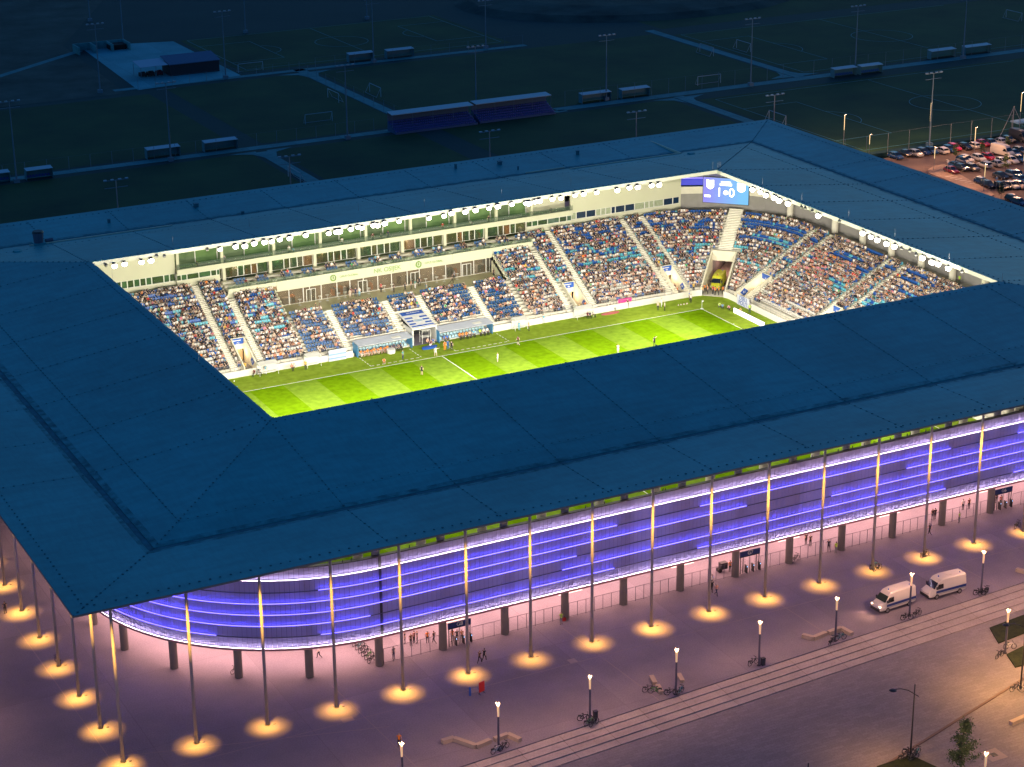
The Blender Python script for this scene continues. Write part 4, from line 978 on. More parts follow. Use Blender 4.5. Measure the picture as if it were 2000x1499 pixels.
# seating strip silhouettes on the press level
cam_people=[(-33.5,'black'),(-28.5,'grey'),(-16.5,'white'),(-15.7,'sky blue'),(-6.4,'white'),(-.4,'maroon'),(1.2,'black'),(2.6,'navy'),(13.5,'red'),(19.2,'white'),(22.9,'black'),(24.5,'maroon'),(36.0,'black')]
for i,(x,c) in enumerate(cam_people):
    person('stand' if i%3 else 'sit',(x,60.9,13.4+(.1 if i%3==0 else 0)),math.pi,c,'black','%s on the glass railed upper level, %s'%(c+' top person',('above the left end wall','second from the left end','left of the middle','by the pillar left of middle','above the first letters','above the middle','right of the middle','in a group right of the middle','above the right doors','near the right pillars','by the right stair','by the last pillar','alone at the right end')[i]),'people on the upper level',level=0)
# side walls of main building
def sidewall(x0,x1,cuts,gm,zb=11.8,zt=13.2,y=61.):
    MB().box(x0,x1,y,y+.3,ZW-.4,zb).build('lower_wall',m_wall,ST); MB().box(x0,x1,y-.02,y+.3,zt,21.8).build('upper_wall',m_wall,ST)
    glazing(x0,x1,y+.12,zb,zt,cuts,gm,fr=.09)
sidewall(-62,-37.4,[-56,-52,-49.5,-47.04,-45.97,-44.83,-43.76,-42.69,-41.67,-39.51,-38.49],[m_glass,mg2[1]])
m_curt=M('curtained_glass',(.28,.34,.22),.4,.4,3.,col2=(.5,.55,.4)); 
sidewall(40.2,64.3,[41.48,43.63,45.73,46.85,47.91,49.1,50.02,52.14,54.28,56.5,57.5,58.58,60.74,62.84],[m_curt,m_blueglass,m_blueglass,m_curt,m_curt,m_curt,m_blueglass,m_blueglass,m_blueglass,m_curt,m_curt,m_curt,m_curt,m_blueglass,m_blueglass])
for x0,x1,cuts in ((-37.4,-29.6,[-36.56,-35.53,-33.37,-31.21,-30.16]),(30.6,40.2,[31.8,33.,35.1,37.6,39.2])):
    MB().box(x0,x1,60.55,60.85,ZW-.6,11.85).build('lower_wall',m_wall,ST); MB().box(x0,x1,60.55,60.85,12.9,13.15).build('lower_wall_head',m_wall,ST); glazing(x0,x1,60.65,11.85,12.9,cuts,[mg2[1],m_glass])
MB().box(64.3,64.6,61.,76,0,21.8).build('end_wall',m_wall,ST); MB().box(-62,64.3,70,70.3,0,21.6).build('rear_wall',m_conc_d,ST)
# recess pieces either side of upper glazing
MB().box(32,40.2,63.2,63.4,13.4,21.6).build('deck_wall',m_wall,ST)
# corner beyond the building: concrete wall and inner facade with blue glow
b=MB(); b.obox((64.6,63.9),(69,62.5),.2,11,14.2); n=16
for i in range(n):
    t=math.pi/2*i/n; u=math.pi/2*(i+1)/n; r=27.0
    b.obox((55+r*math.sin(t),36+r*math.cos(t)),(55+r*math.sin(u),36+r*math.cos(u)),.2,0,13.6)
b.obox((82,36),(82,-40),.2,0,13.6); b.build('concourse_wall',m_conc_d,ST)
b=MB()
for i in range(n):
    t=math.pi/2*i/n; u=math.pi/2*(i+1)/n; r=27.05
    b.obox((55+r*math.sin(t),36+r*math.cos(t)),(55+r*math.sin(u),36+r*math.cos(u)),.24,13.6,15.0)
b.obox((82.05,36),(82.05,-40),.24,13.6,15.0); b.build('concourse_wall_head',m_conc,ST)
m_ib=M('inner_blue_panel',(.02,.03,.35),.6,.1,emit=(.08,.08,.8),es=.45); m_ig=M('inner_grey_panel',(.2,.2,.4),.6)
for z0,z1,mm in ((15.05,16.4,m_ib),(16.4,18.2,m_ig)):
    b=MB()
    for i in range(n):
        t=math.pi/2*i/n; u=math.pi/2*(i+1)/n; r=28
        b.obox((55+r*math.sin(t),36+r*math.cos(t)),(55+r*math.sin(u),36+r*math.cos(u)),.1,z0,z1)
    b.build('inner_panel',mm,ST)
b=MB()
for i in range(n):
    t=math.pi/2*i/n; u=math.pi/2*(i+1)/n; r=27.85
    b.obox((55+r*math.sin(t),36+r*math.cos(t)),(55+r*math.sin(u),36+r*math.cos(u)),.06,16.4,16.5)
b.build('led_strip',m_ledb,ST)
for y in (33.5,25,16.5,8,-.5,-9,-17.5): OBJ('inner_column',col2,ST,loc=(81.1,y,0)); 
for t in (1.2,): OBJ('inner_column',col2,ST,loc=(55+26.1*math.sin(t),36+26.1*math.cos(t),0))
# ---------------------------------------------------------------- floodlights
m_lens=M('floodlight_lens',(1,.97,.9),.3,emit=(1,.93,.78),es=14)
m_lens_off=M('floodlight_lens_off',(.3,.3,.28),.2)
def fl_proto(on):
    o=EMPTY('floodlight',(0,0,0),label='x',cat='floodlight')
    MB().tube((0,0,0),(0,0,-.12),.46,.44,16,cap=False).tube((0,0,-.12),(0,0,-.30),.44,.36,16,cap=False).tube((0,0,-.36),(0,0,-.42),.36,.16,16).build('lens',m_lens if on else m_lens_off,o)   # faces down/forward after rotation
    MB().tube((0,0,.02),(0,0,.35),.5,.3,14).build('housing',m_dark,o)
    MB().box(-.05,.05,-.05,.05,.3,.5).box(-.3,.3,-.05,.05,.46,.54).build('bracket',m_dark,o)
    return REG(o)
PR=None
def z_(ox,oy,s,L): return [(ox+x/s,oy+y/s) for x,y in L]
farpx=z_(180,480,6.667,[(290,260),(420,235),(640,210),(765,190),(1665,45)])+z_(150,420,4,[(1240,245),(1312,240),(1385,220),(1465,210),(1522,205),(1585,190),(1662,180)])+z_(560,420,6.667,[(45,295),(245,262),(545,235),(645,215),(690,210),(835,180),(925,150),(980,165),(1130,130),(1185,135),(1275,105),(1460,80),(1850,40)])+z_(820,380,6.667,[(315,275),(410,240),(590,220),(725,200),(900,175),(1015,150),(1195,125),(1375,110),(1420,112),(1500,90),(1560,80),(1725,55),(1835,45)])+z_(1120,360,7.97,[(20,170),(155,150),(360,125),(680,90),(870,50),(1000,40),(1215,15),(1330,5)])
pos=[]
for u,v in farpx: p=GY(u,v,38.0); pos.append(('far',p))
rpx=z_(1300,320,10,[(1700,500),(1850,550),(1960,610)])+z_(1440,380,6.667,[(480,40),(545,75),(660,115),(1055,275),(1635,500),(1740,550),(1825,590),(1945,640)])+z_(1660,430,6.667,[(355,255),(480,305),(580,340),(945,490),(1070,545),(1150,570),(1280,625)])
def GX(u,v,x): d=_ray(u,v); return CP+d*(x-CP[0])/d[0]
for u,v in rpx: p=GX(u,v,57.5); pos.append(('right',p))
pro=fl_proto(True)
FPW=1.0
nf=0
NTH=OW
for sd,p in pos:
    z=min(max(p[2],20.5),23.75); x,y=p[0],p[1]
    sc=random.uniform(.85,1.12); lab='lit round floodlight under the %s roof edge, %s'%(('far long' if sd=='far' else 'right end'),'number %d along the edge from the %s'%(nf+1,'left corner') if sd=='far' else 'number %d counted from the scoreboard'%(nf-len(farpx)+1))
    lab='lit round floodlight, %s from %s'%(NTH(nf+1),'the left corner along the far roof edge') if sd=='far' else 'lit round floodlight, %s from the scoreboard along the right roof edge'%NTH(nf-len(farpx)+1)
    o=COPY(pro,(x,y,z),0,lab,'lit floodlights under the '+('far' if sd=='far' else 'right')+' roof edge',(sc,sc,sc))
    o.rotation_euler=(R(-40),0,0) if sd=='far' else (R(-25),R(40),0)
    nf+=1
for o in [pro]+list(CH[pro.name]): bpy.data.objects.remove(o)
pro=fl_proto(False)
for i,(u,v) in enumerate([(207,518.5),(306,500),(321,500.5),(405,487.5)]):
    p=GY(u,v,38.1); COPY(pro,p,0,'unlit dark floodlight under the far roof edge, %s'%('nearest the left corner','third fitting group, dark one','right end of the first group','alone before the long lit row')[i],'unlit floodlights',(.6,.6,.7))
for i,(x,y) in enumerate(z_(1440,380,6.667,[(835,165),(885,180),(975,215),(1330,350)])+z_(1660,430,6.667,[(670,370),(780,400),(860,450),(1460,670)])):
    p=GX(x,y,57.4); COPY(pro,p,0,'unlit floodlight under the right end roof edge, %s from the scoreboard'%ORD[i].replace('front','first'),'unlit floodlights',(.6,.6,.7))
for o in [pro]+list(CH[pro.name]): bpy.data.objects.remove(o)
# the light they give: one spot per fitting cluster, plus the unseen near and left edges
FW=(1,.90,.73)
def flood(x,y,z,aim,e,sp=105): LIGHT('flood_light','SPOT',(x,y,z),e,FW,None,spot_size=R(sp),spot_blend=.6,shadow_soft_size=.35,aim=aim)
for i in range(14):
    x=-52+8*i; flood(x,36.9,22.,(x*.8,(4,-30)[i%2],0),FPW*FE*(1.,2.4)[i%2])
    flood(x,-37.9,22.4,(x,46,3),FPW*FE*FN,100)
for i in range(9):
    y=-32+8*i; flood(57.,y,22.4,(8,y*.8,0),FPW*FE); flood(-57.,y,22.4,(30,y*.8+4,1),FPW*FE)
for i in range(9):
    y=-32+8*i; flood(20,y if abs(y)>38.3 else (38. if y>0 else -38.),22.4,(75,y*.9,6),FPW*FE*.9,90)
# ---------------------------------------------------------------- scoreboard
m_scr=bpy.data.materials.new('score_screen'); m_scr.use_nodes=True; n_=m_scr.node_tree; bs=n_.nodes['Principled BSDF']
tc=n_.nodes.new('ShaderNodeTexCoord'); gr=n_.nodes.new('ShaderNodeTexGradient'); mp=n_.nodes.new('ShaderNodeMapping'); mp.inputs['Rotation'].default_value=(0,0,.35); n_.links.new(tc.outputs['Generated'],mp.inputs[0]); n_.links.new(mp.outputs[0],gr.inputs[0])
cr=n_.nodes.new('ShaderNodeValToRGB'); e=cr.color_ramp.elements; e[0].color=(.22,.20,.85,1); e[1].color=(.12,.50,.90,1); e[0].position=.05; e[1].position=.8; n_.links.new(gr.outputs[0],cr.inputs[0]); n_.links.new(cr.outputs[0],bs.inputs['Emission Color']); bs.inputs['Emission Strength'].default_value=1.; bs.inputs['Base Color'].default_value=(.02,.02,.03,1); m_scr.cycles.emission_sampling='NONE'
m_glow=M('screen_white',(.9,.9,.9),.5,emit=(1,1,1),es=2.2)
SB=EMPTY('scoreboard',SBLOC,R(-45),label='blue screen scoreboard with white crests and score 1 0 in the far right corner',cat='scoreboard')
Wd,Hd=8.4,4.7
MB().box(-Wd/2,Wd/2,-.02,.02,0,Hd).build('screen',m_scr,SB)
MB().box(-Wd/2-.1,Wd/2+.1,.03,.5,-.1,Hd+.1).build('cabinet',m_dark,SB)
def poly(pts,name,mat,y=-.05): 
    b=MB(); k=len(pts); b.v=[(p[0],y,p[1]) for p in pts]+[(p[0],y+.02,p[1]) for p in pts]; b.f=[tuple(range(k)),tuple(range(2*k-1,k-1,-1))]+[(i,k+i,k+(i+1)%k,(i+1)%k) for i in range(k)]; b.m=[0]*len(b.f); return b.build(name,mat,SB)
def crest(cx,cz,w,h): poly([(cx-w/2,cz+h/2),(cx-w/2,cz-h*.2),(cx-w*.3,cz-h*.4),(cx,cz-h/2),(cx+w*.3,cz-h*.4),(cx+w/2,cz-h*.2),(cx+w/2,cz+h/2),(cx,cz+h*.44)],'crest',m_glow)
crest(-Wd/2+1.3,Hd-1.3,1.35,1.75); crest(Wd/2-1.35,Hd-1.55,1.5,1.75)
text('1',2.3,(-1.2,-.05,2.0),(R(90),0,0),m_glow,SB,ext=.02,name='digit'); text('0',2.3,(1.1,-.05,2.0),(R(90),0,0),m_glow,SB,ext=.02,name='digit')
MB().tube((0,-.06,2.05),(0,-.04,2.05),.42,n=14).build('match_badge',m_glow,SB); MB().box(-1.1,1.1,-.06,-.04,3.35,3.75).box(-.9,.9,-.06,-.04,3.95,4.1).build('clock_text',m_glow,SB)
MB().box(-Wd/2+.3,-Wd/2+1.4,-.06,-.04,1.05,1.4).build('caption',m_glow,SB)
b=MB()
for x in (-3.4,-1,1.5,3.6): b.tube((x,.3,Hd),(x,.3,Hd+1.1),.05,n=5)
b.build('hanger',m_steel,SB)
# corner stewards etc handled below
# ---------------------------------------------------------------- players tunnel + dugouts
m_canopy=M('striped_canopy',(.66,.66,.68),.5)
TN=EMPTY('tunnel_canopy',(0.3,41,0),label='sloping white canopy with blue stripes over the players tunnel in front of the long stand',cat='canopy')
# slope from y 47.1 z 4.05 down to y 41.6 z 3.1
def cpt(x,f): return (x,.6+5.6*f,3.05+1.15*f)
b=MB(); b.hexa([(-2.3,.6,2.85),(2.3,.6,2.85),(2.3,6.2,3.95),(-2.3,6.2,3.95)],[(*cpt(-2.3,0)[:2],3.05),(*cpt(2.3,0)[:2],3.05),(2.3,6.2,4.2),(-2.3,6.2,4.2)]); b.build('roof_slab',m_canopy,TN)
for (f0,f1,a,c) in ((.78,.98,-2.1,2.1),(.56,.64,-2.1,-.6),(.56,.64,.7,2.1),(.38,.46,-2.1,-.9),(.38,.46,.9,2.1),(.20,.28,-2.1,-.9),(.20,.28,.9,2.1),(.05,.12,-2.1,2.1)):
    b=MB(); q=[cpt(a,f0),cpt(c,f0),cpt(c,f1),cpt(a,f1)]; b.hexa([(x,y,z+.005) for x,y,z in q],[(x,y,z+.02) for x,y,z in q]); b.build('blue_stripe',m_sign,TN)
b=MB()
for i in range(18): pass
q=[cpt(0,.42)]; b.tube((0,2.95,3.56),(0,2.95,3.58),.75,n=20); b.build('round_emblem',M('pale_emblem',(.45,.6,.8),.5),TN)
text('OPUS ARENA',.42,(.2,5.6,4.12),(R(11.6),0,0),m_white,TN)
b=MB().box(-2.35,-2.15,.3,6.,0,2.85).box(2.15,2.35,.3,6.,0,2.85).box(-2.35,2.35,.3,.6,2.75,3.05); b.build('tunnel_frame',m_white,TN); MB().box(-2.1,2.1,5.6,5.8,0,2.7).build('tunnel_end',m_dark,TN)
def dugout(x0,x1,lab):
    c=(x0+x1)/2; o=EMPTY('dugout',(c,40.9,0),label=lab,cat='dugout'); w=(x1-x0)/2
    b=MB(); b.hexa([(-w,-1.4,2.15),(w,-1.4,2.15),(w,1.5,2.3),(-w,1.5,2.3)],[(-w,-1.4,2.22),(w,-1.4,2.22),(w,1.5,2.40),(-w,1.5,2.40)]); b.build('roof',M('dugout_roof',(.50,.54,.66),.3),o)
    MB().box(w-3.6,w-2.0,-.6,.3,2.3,2.36).build('roof_logo',m_white,o)
    MB().box(-w,w,1.4,1.5,0,2.2).box(-w,-w+.06,-.8,1.4,0,2.15).box(w-.06,w,-.8,1.4,0,2.15).build('back_wall',M('dugout_blue',(.06,.25,.5),.4),o)
    for r in range(2):
        for i in range(int((2*w-.6)/.62)):
            x=-w+.5+.62*i; OBJ('dugout_seat',SEATD,o,loc=(x,-.2+.8*r,.05+.35*r))
    MB().box(-w,w,.2,1.4,0,.38).build('step',m_conc,o); return o
SEATD=seat_mb().mesh('dugout_seat',M('dugout_seat_blue',(.12,.4,.6),.4,.3,3.,col2=(.5,.7,.75)))
dugout(-12.9,-2.7,'long dugout with pale blue roof left of the striped tunnel canopy'); dugout(2.5,12.9,'long dugout with pale blue roof right of the striped tunnel canopy')
for i in range(13):
    x=-12.2+.62*i; orange=i<9
    person('lean' if i%2 else 'sit',(x,40.5,.0),math.pi,'orange' if orange else 'navy','white' if orange else 'black','substitute in %s, %s from the left in the left dugout'%('orange bib' if orange else 'dark tracksuit',OW(i+1)),'team staff sitting in the dugouts',level=0,shorts=orange)
for i,(c,x) in enumerate((('orange',6.6),('orange',7.2),('orange',7.9),('cream',8.6),('sky blue',9.3),('lime',10.6),('white',11.3),('white',12.),('blue',3.6),('blue',4.2))):
    person('sit',(x,40.5,0),math.pi,c,'black','team member in %s top in the right dugout, %s from its left end'%(c,ORD[i].replace('front','nearest')),'team staff sitting in the dugouts',level=0)
# ================================================================ plaza furniture
# masts carrying the roof edge with a warm downlight each
mm=MB().tube((0,0,0),(0,0,21.3),.20,.17,12).mesh('shaft',m_mast); mm.shade_smooth()
mb_=MB().tube((0,0,0),(0,0,.05),.34,.34,12).box(.6,.9,-.35,-.2,0,.03).mesh('base_plate',m_dark)
mh=MB().box(-.12,.12,-.75,-.3,20.5,20.65).mesh('spot_fitting',m_dark)
mt=EMPTY('roof_mast',(-88.98,-69.46,0),label='x',cat='mast',group='slim masts under the roof edge'); OBJ('shaft',mm,mt); OBJ('base_plate',mb_,mt); OBJ('spot_fitting',mh,mt); REG(mt)
MP=[(-88.98+8.489*i,-69.46) for i in range(20)]+[(-88.98,-69.46+8.45*(i+1)) for i in range(9)]
GOLD=(1,.46,.065)
for i,(x,y) in enumerate(MP):
    lab=('slim grey mast at the near left corner of the roof' if i==0 else 'slim grey mast of the front row, %s from the corner mast'%ORD[i] if i<20 else 'slim grey mast of the left side row, %s from the corner mast'%ORD[i-19]).replace('22nd','last')
    if 3<i<20: lab+=', its top lit gold'
    if i==0: mt['label']=lab
    else: COPY(mt,(x,y,0),0,lab)
    kk=random.uniform(.8,1.15)
    for sz_,en_ in ((8,.55),(12,.5),(17,.42)): LIGHT('mast_spot','SPOT',(x-.30,y-.60,20.3),MSE*en_*kk,GOLD,None,spot_size=R(sz_),spot_blend=1.,shadow_soft_size=.12,aim=(x-.25+random.uniform(-.2,.2),y-.62+random.uniform(-.2,.15),0))
    LIGHT('mast_top_light','SPOT',(x-.25,y-.75,20.7),MSE*.0002,(1,.50,.12),None,spot_size=R(60),spot_blend=1.,shadow_soft_size=.05,aim=(x,y,20.1))
# plaza lamps
m_lampw=M('lamp_crown_glow',(1,.8,.5),.4,emit=(1,.72,.34),es=1.6)
m_lampt=M('lamp_tube_lit',(.8,.6,.4),.4,emit=(1,.6,.3),es=.5)
def lamp_proto():
    o=EMPTY('plaza_lamp',(0,0,0),label='x',cat='street lamp',group='crown topped lamps on the plaza')
    MB().tube((0,0,0),(0,0,4.2),.13,.12,10).build('post',m_rail,o); MB().tube((0,0,4.2),(0,0,5.5),.11,.14,10).build('lit_tube',m_lampt,o)
    b=MB(); 
    for k in range(4): a=k*math.pi/2+.78; b.tube((0,0,5.35),(.24*math.cos(a),.24*math.sin(a),5.85),.06,.05,5)
    b.build('crown',m_lampw,o); MB().tube((0,0,0),(0,0,.08),.25,.25,10).build('base',m_dark,o); LIGHT('lamp_light','POINT',(0,0,6.3),LPE,(1,.51,.32),o,shadow_soft_size=.25); return REG(o)
lp=lamp_proto()
PLL=[(787,1545,0,'beside the person in an orange vest at the bottom'),(974,1465,0,'by the zigzag stone seat with a bicycle at its foot'),(1152,1410,0,'with a bicycle cluster and bin at its foot'),(1320,1356,0,'between the small stone benches'),(1482,1300,0,'with one bicycle and a bin at its foot'),(1631,1252,0,'in front of the second angled stone seat'),(1776,1203,0,'in front of the police van with lit headlights'),(1916,1158,0,'right of the second van with three bicycles'),(1963,1276,ZL,'beside the dark lawns at the right edge'),(1919,1565,ZL,'right of the sapling at the bottom')]
for i,(u,v,z,l) in enumerate(PLL):
    p=G(u,v,z)
    if i==0: lp.location=p; lp['label']='plaza lamp with glowing crown '+l
    else: COPY(lp,p,random.random()*6,'plaza lamp with glowing crown '+l)
for (u,v) in ((640,1640),(2090,1120),(2200,1080),(2080,1230),(330,1660),(60,1600),(-90,1420),(-110,1250),(-80,1100)): COPY(lp,G(u,v,0),0,'plaza lamp added beyond the picture edge, the %s such lamp'%OW(1+[640,2090,2200,2080,330,60,-90,-110,-80].index(u)))  # unseen lamps added to brighten the plaza, above all its left side
# tall street lamps with curved arm
def street_lamp(p,l,az,en=1.):
    o=EMPTY('street_lamp',p,az,label=l,cat='street lamp'); b=MB().tube((0,0,0),(0,0,9.),.11,.06,8); b.build('post',m_dark,o)
    b=MB(); P=[(.6,0,7.35),(0,0,7.8),(-.9,0,8.5),(-1.9,0,8.95),(-2.8,0,9.1)]
    for a,c in zip(P,P[1:]): b.tube(a,c,.05,n=6)
    b.build('arm',m_dark,o); MB().tube((-3.0,0,9.02),(-3.0,0,9.16),.42,.2,12).build('lamp_head',m_dark,o); MB().tube((-3.,0,8.99),(-3.,0,9.015),.3,n=10).build('lens',m_lampt,o)
    LIGHT('street_light','SPOT',(-3.0,0,8.95),SLE*en,(1,.48,.12),o,spot_size=R(150),spot_blend=.9,shadow_soft_size=.2); return o
street_lamp(G(1778,1478,ZL),'tall dark street lamp with curved arm, bicycles locked at its foot',R(0),.45)
street_lamp(G(1572,1640,ZL),'street lamp whose head and arm rise from the bottom edge',R(0),.35)
street_lamp(G(1993,1345,ZL),'street lamp at the right edge with bicycles at its foot',R(0))
for u,v,n,en in ((2105,1300,'right of the lawns',2.),(2250,1190,'far right',1.2),(2130,1440,'lower right',1.2)): street_lamp(G(u,v,ZL),'unseen street lamp just outside the picture, '+n,R(0),en)  # unseen lamps outside the frame, there for the orange light lower right
# bicycles
BCOL=[m_dark,M('bike_green',(.1,.3,.08),.4),M('bike_teal',(.02,.2,.22),.4),M('bike_white',(.6,.6,.6),.4),M('bike_red',(.4,.04,.04),.4)]
def bike_proto(c):
    o=EMPTY('bicycle',(0,0,0),label='x',cat='bicycle')
    for x in (-.52,.52):
        w=MB().ring((x,0,.34),(0,1,0),.33,.042,14).build('wheel',m_dark,o); b=MB()
        for k in range(4): a=k*math.pi/4; b.tube((x-.3*math.cos(a),0,.34-.3*math.sin(a)),(x+.3*math.cos(a),0,.34+.3*math.sin(a)),.006,n=3)
        b.build('spoke',m_steel,w)
    b=MB(); J={'r':(-.52,0,.34),'bb':(-.08,0,.3),'s':(-.2,0,.78),'h':(.36,0,.8),'f':(.52,0,.34)}
    for a,c2 in (('r','bb'),('bb','s'),('r','s'),('s','h'),('bb','h'),('h','f')): b.tube(J[a],J[c2],.04,n=5)
    b.build('frame',c,o); MB().tube((.36,0,.8),(.33,0,1.0),.018,n=5).tube((.33,-.28,1.02),(.33,.28,1.02),.035,n=5).build('handlebar',m_dark,o)
    MB().tube((-.2,0,.78),(-.23,0,.92),.016,n=5).box(-.36,-.12,-.07,.07,.92,.97).build('saddle',m_dark,o); MB().box(-.78,-.38,-.1,.1,.62,.74).build('rack',m_dark,o); return REG(o)
BP=[bike_proto(c) for c in BCOL]
def bike(u,v,z,rz,ci,l,dx=0,dy=0):
    p=G(u,v,z); COPY(BP[ci],(p[0]+dx,p[1]+dy,z),rz,l,'bicycles parked around the stadium')
bike(113,1296,0,R(100),0,'bicycle in the gold light pool of the fourth side mast'); bike(466,1320,0,R(200),0,'bicycle behind the third column of the rounded corner',dy=.8)
for k in range(6): bike(697+6*k,1260+6.5*k,0,R(25),(0,2,0,0,1,0)[k],'bicycle %s from the top of the slanting row left of the first fence'%ORD[k].replace('front','first'))
bike(1471,1299,0,R(10),0,'bicycle leaning on the lamp that has one bin'); bike(1554,1096,0,R(20),0,'bicycle against the fence right of the gate marked G7'); bike(1703,1108,0,R(5),2,'bicycle at the foot of the mast before the police van',dy=-.5); bike(1706,1110,0,R(190),0,'second bicycle at the foot of the mast before the police van',dy=-.8); bike(1802,1086,0,R(10),0,'bicycle in the gold pool of the mast right of the double bicycles',dy=-.4)
bike(1627,1254,0,R(30),0,'left bicycle at the lamp by the second angled stone seat',dx=-.5,dy=-.4); bike(1633,1250,0,R(-5),2,'right bicycle at the lamp by the second angled stone seat',dx=.4,dy=-.3)
bike(1772,1207,0,R(-15),0,'left bicycle at the lamp before the lit police van',dx=-.4,dy=-.4); bike(1781,1203,0,R(12),0,'right bicycle at the lamp before the lit police van',dx=.5,dy=-.4)
for k in range(3): bike(1909+7*k,1160-k,0,R(-25+30*k),0,'%s bicycle of the three at the lamp right of the vans'%('left','middle','right')[k],dy=-.4)
bike(1952,1285,ZL,R(195),0,'bicycle on the left of the lamp beside the dark lawns'); bike(1972,1268,ZL,R(-20),3,'bicycle on the right of the lamp beside the dark lawns')
bike(969,1467,0,R(10),3,'left bicycle by the lamp at the zigzag stone seat',dx=-.1,dy=-.4); bike(982,1462,0,R(20),0,'right bicycle by the lamp at the zigzag stone seat',dy=-.3)
bike(1142,1408,0,R(-25),0,'left bicycle of the cluster next to the bin'); bike(1149,1413,0,R(5),1,'green bicycle of the cluster next to the bin',dy=-.4); bike(1156,1413,0,R(20),0,'right bicycle of the cluster next to the bin',dy=-.5)
bike(1268,1352,0,R(-20),0,'left bicycle beside the leftmost stone bench'); bike(1276,1352,0,R(150),1,'right bicycle beside the leftmost stone bench',dy=-.4)
bike(1311,1358,0,R(-30),0,'left bicycle at the lamp between the stone benches'); bike(1327,1354,0,R(30),2,'teal bicycle at the lamp between the stone benches',dy=-.2)
for k,(dx,dy,a) in enumerate(((-.9,-.2,-12),(0,-.6,12),(.9,0,25),(.3,.5,-38))): bike(1778,1480,ZL,R(a),(0,0,2,0)[k],'bicycle locked at the tall street lamp, %s of four'%ORD[k].replace('front','first'),dx=dx,dy=dy)
bike(1990,1348,ZL,R(-5),0,'bicycle at the foot of the street lamp by the right edge',dx=-.5); bike(1990,1349,ZL,R(145),3,'pale bicycle at the foot of the street lamp by the right edge',dx=.4,dy=-.8); bike(1987,1031,0,R(20),0,'bicycle in the gold pool at the right edge')
for o in BP:
    for c in CH[o.name]:
        for g in CH[c.name]: bpy.data.objects.remove(g)
        bpy.data.objects.remove(c)
    bpy.data.objects.remove(o)
# bins
for u,v,l in ((1163,1404,'dark litter bin beside the bicycle cluster near the steps'),(1490,1300,'dark litter bin beside the lamp with a single bicycle')):
    o=EMPTY('litter_bin',G(u,v),label=l,cat='bin'); MB().box(-.22,.22,-.2,.2,.05,.95).build('body',M('bin_grey',(.04,.045,.06),.5),o); MB().box(-.25,.25,-.23,.23,.95,1.02).build('lid',m_dark,o)
# stone seats
m_stone=M('bench_stone',(.42,.34,.27),.75,.1,1.5)
def zig(P,l,z=0):
    o=EMPTY('zigzag_bench',(0,0,0),label=l,cat='bench')
    for a,c in P:
        p,q=G(*a,z),G(*c,z); MB().obox(p,q,.55,z,z+.48).build('seat_block',m_stone,o)
zig([((863.6,1453),(886.6,1446)),((886.6,1447),(930,1462)),((930,1462),(957,1450.5))],'long zigzag stone seat left of the lamp near the bottom'); zig([((965.6,1448.7),(992,1439)),((992,1439),(1016,1450))],'bent stone seat right of the lamp near the bottom')
zig([((1567.5,1245),(1588.7,1250.5)),((1588.7,1250.5),(1613,1240.5))],'bent stone seat left of the lamp before the vans'); zig([((1618,1240),(1643,1231)),((1643,1231),(1664,1242.5))],'peaked stone seat right of the lamp before the vans')
for u,v,l in ((1275.7,1333,'upper left stone bench of the three loose benches'),(1288,1351,'lower stone bench between the two bicycle groups'),(1329,1329,'stone bench right of the lamp among the loose benches')):
    o=EMPTY('short_bench',G(u,v),R(73),label=l,cat='bench'); MB().box(-.9,.9,-.28,.28,.38,.5).build('seat',m_stone,o); MB().box(-.7,-.5,-.2,.2,0,.38).build('leg',m_stone,o); MB().box(.5,.7,-.2,.2,0,.38).build('leg',m_stone,o)
zig([((1985,1116),(2030,1128))],'pale stone seat cut by the right edge above the lamp'); zig([((1974,1417),(2030,1392))],'thick stone block at the right edge above the sapling',ZL)
# red board, blue post
o=EMPTY('poster_board',G(941,1355),R(15),label='red poster board on two feet standing on the plaza',cat='sign'); MB().box(-.42,.42,-.03,.03,.25,1.55).build('panel',m_red,o)
for x in (-.35,.35): MB().box(x-.03,x+.03,-.25,.25,0,.05).tube((x,0,.05),(x,0,.25),.03,n=5).build('foot',m_dark,o)
MB().box(-.09,.09,-.09,.09,0,1.05).build('post',m_sign,None,loc=G(918,1359),label='short blue post standing left of the red board',cat='post')
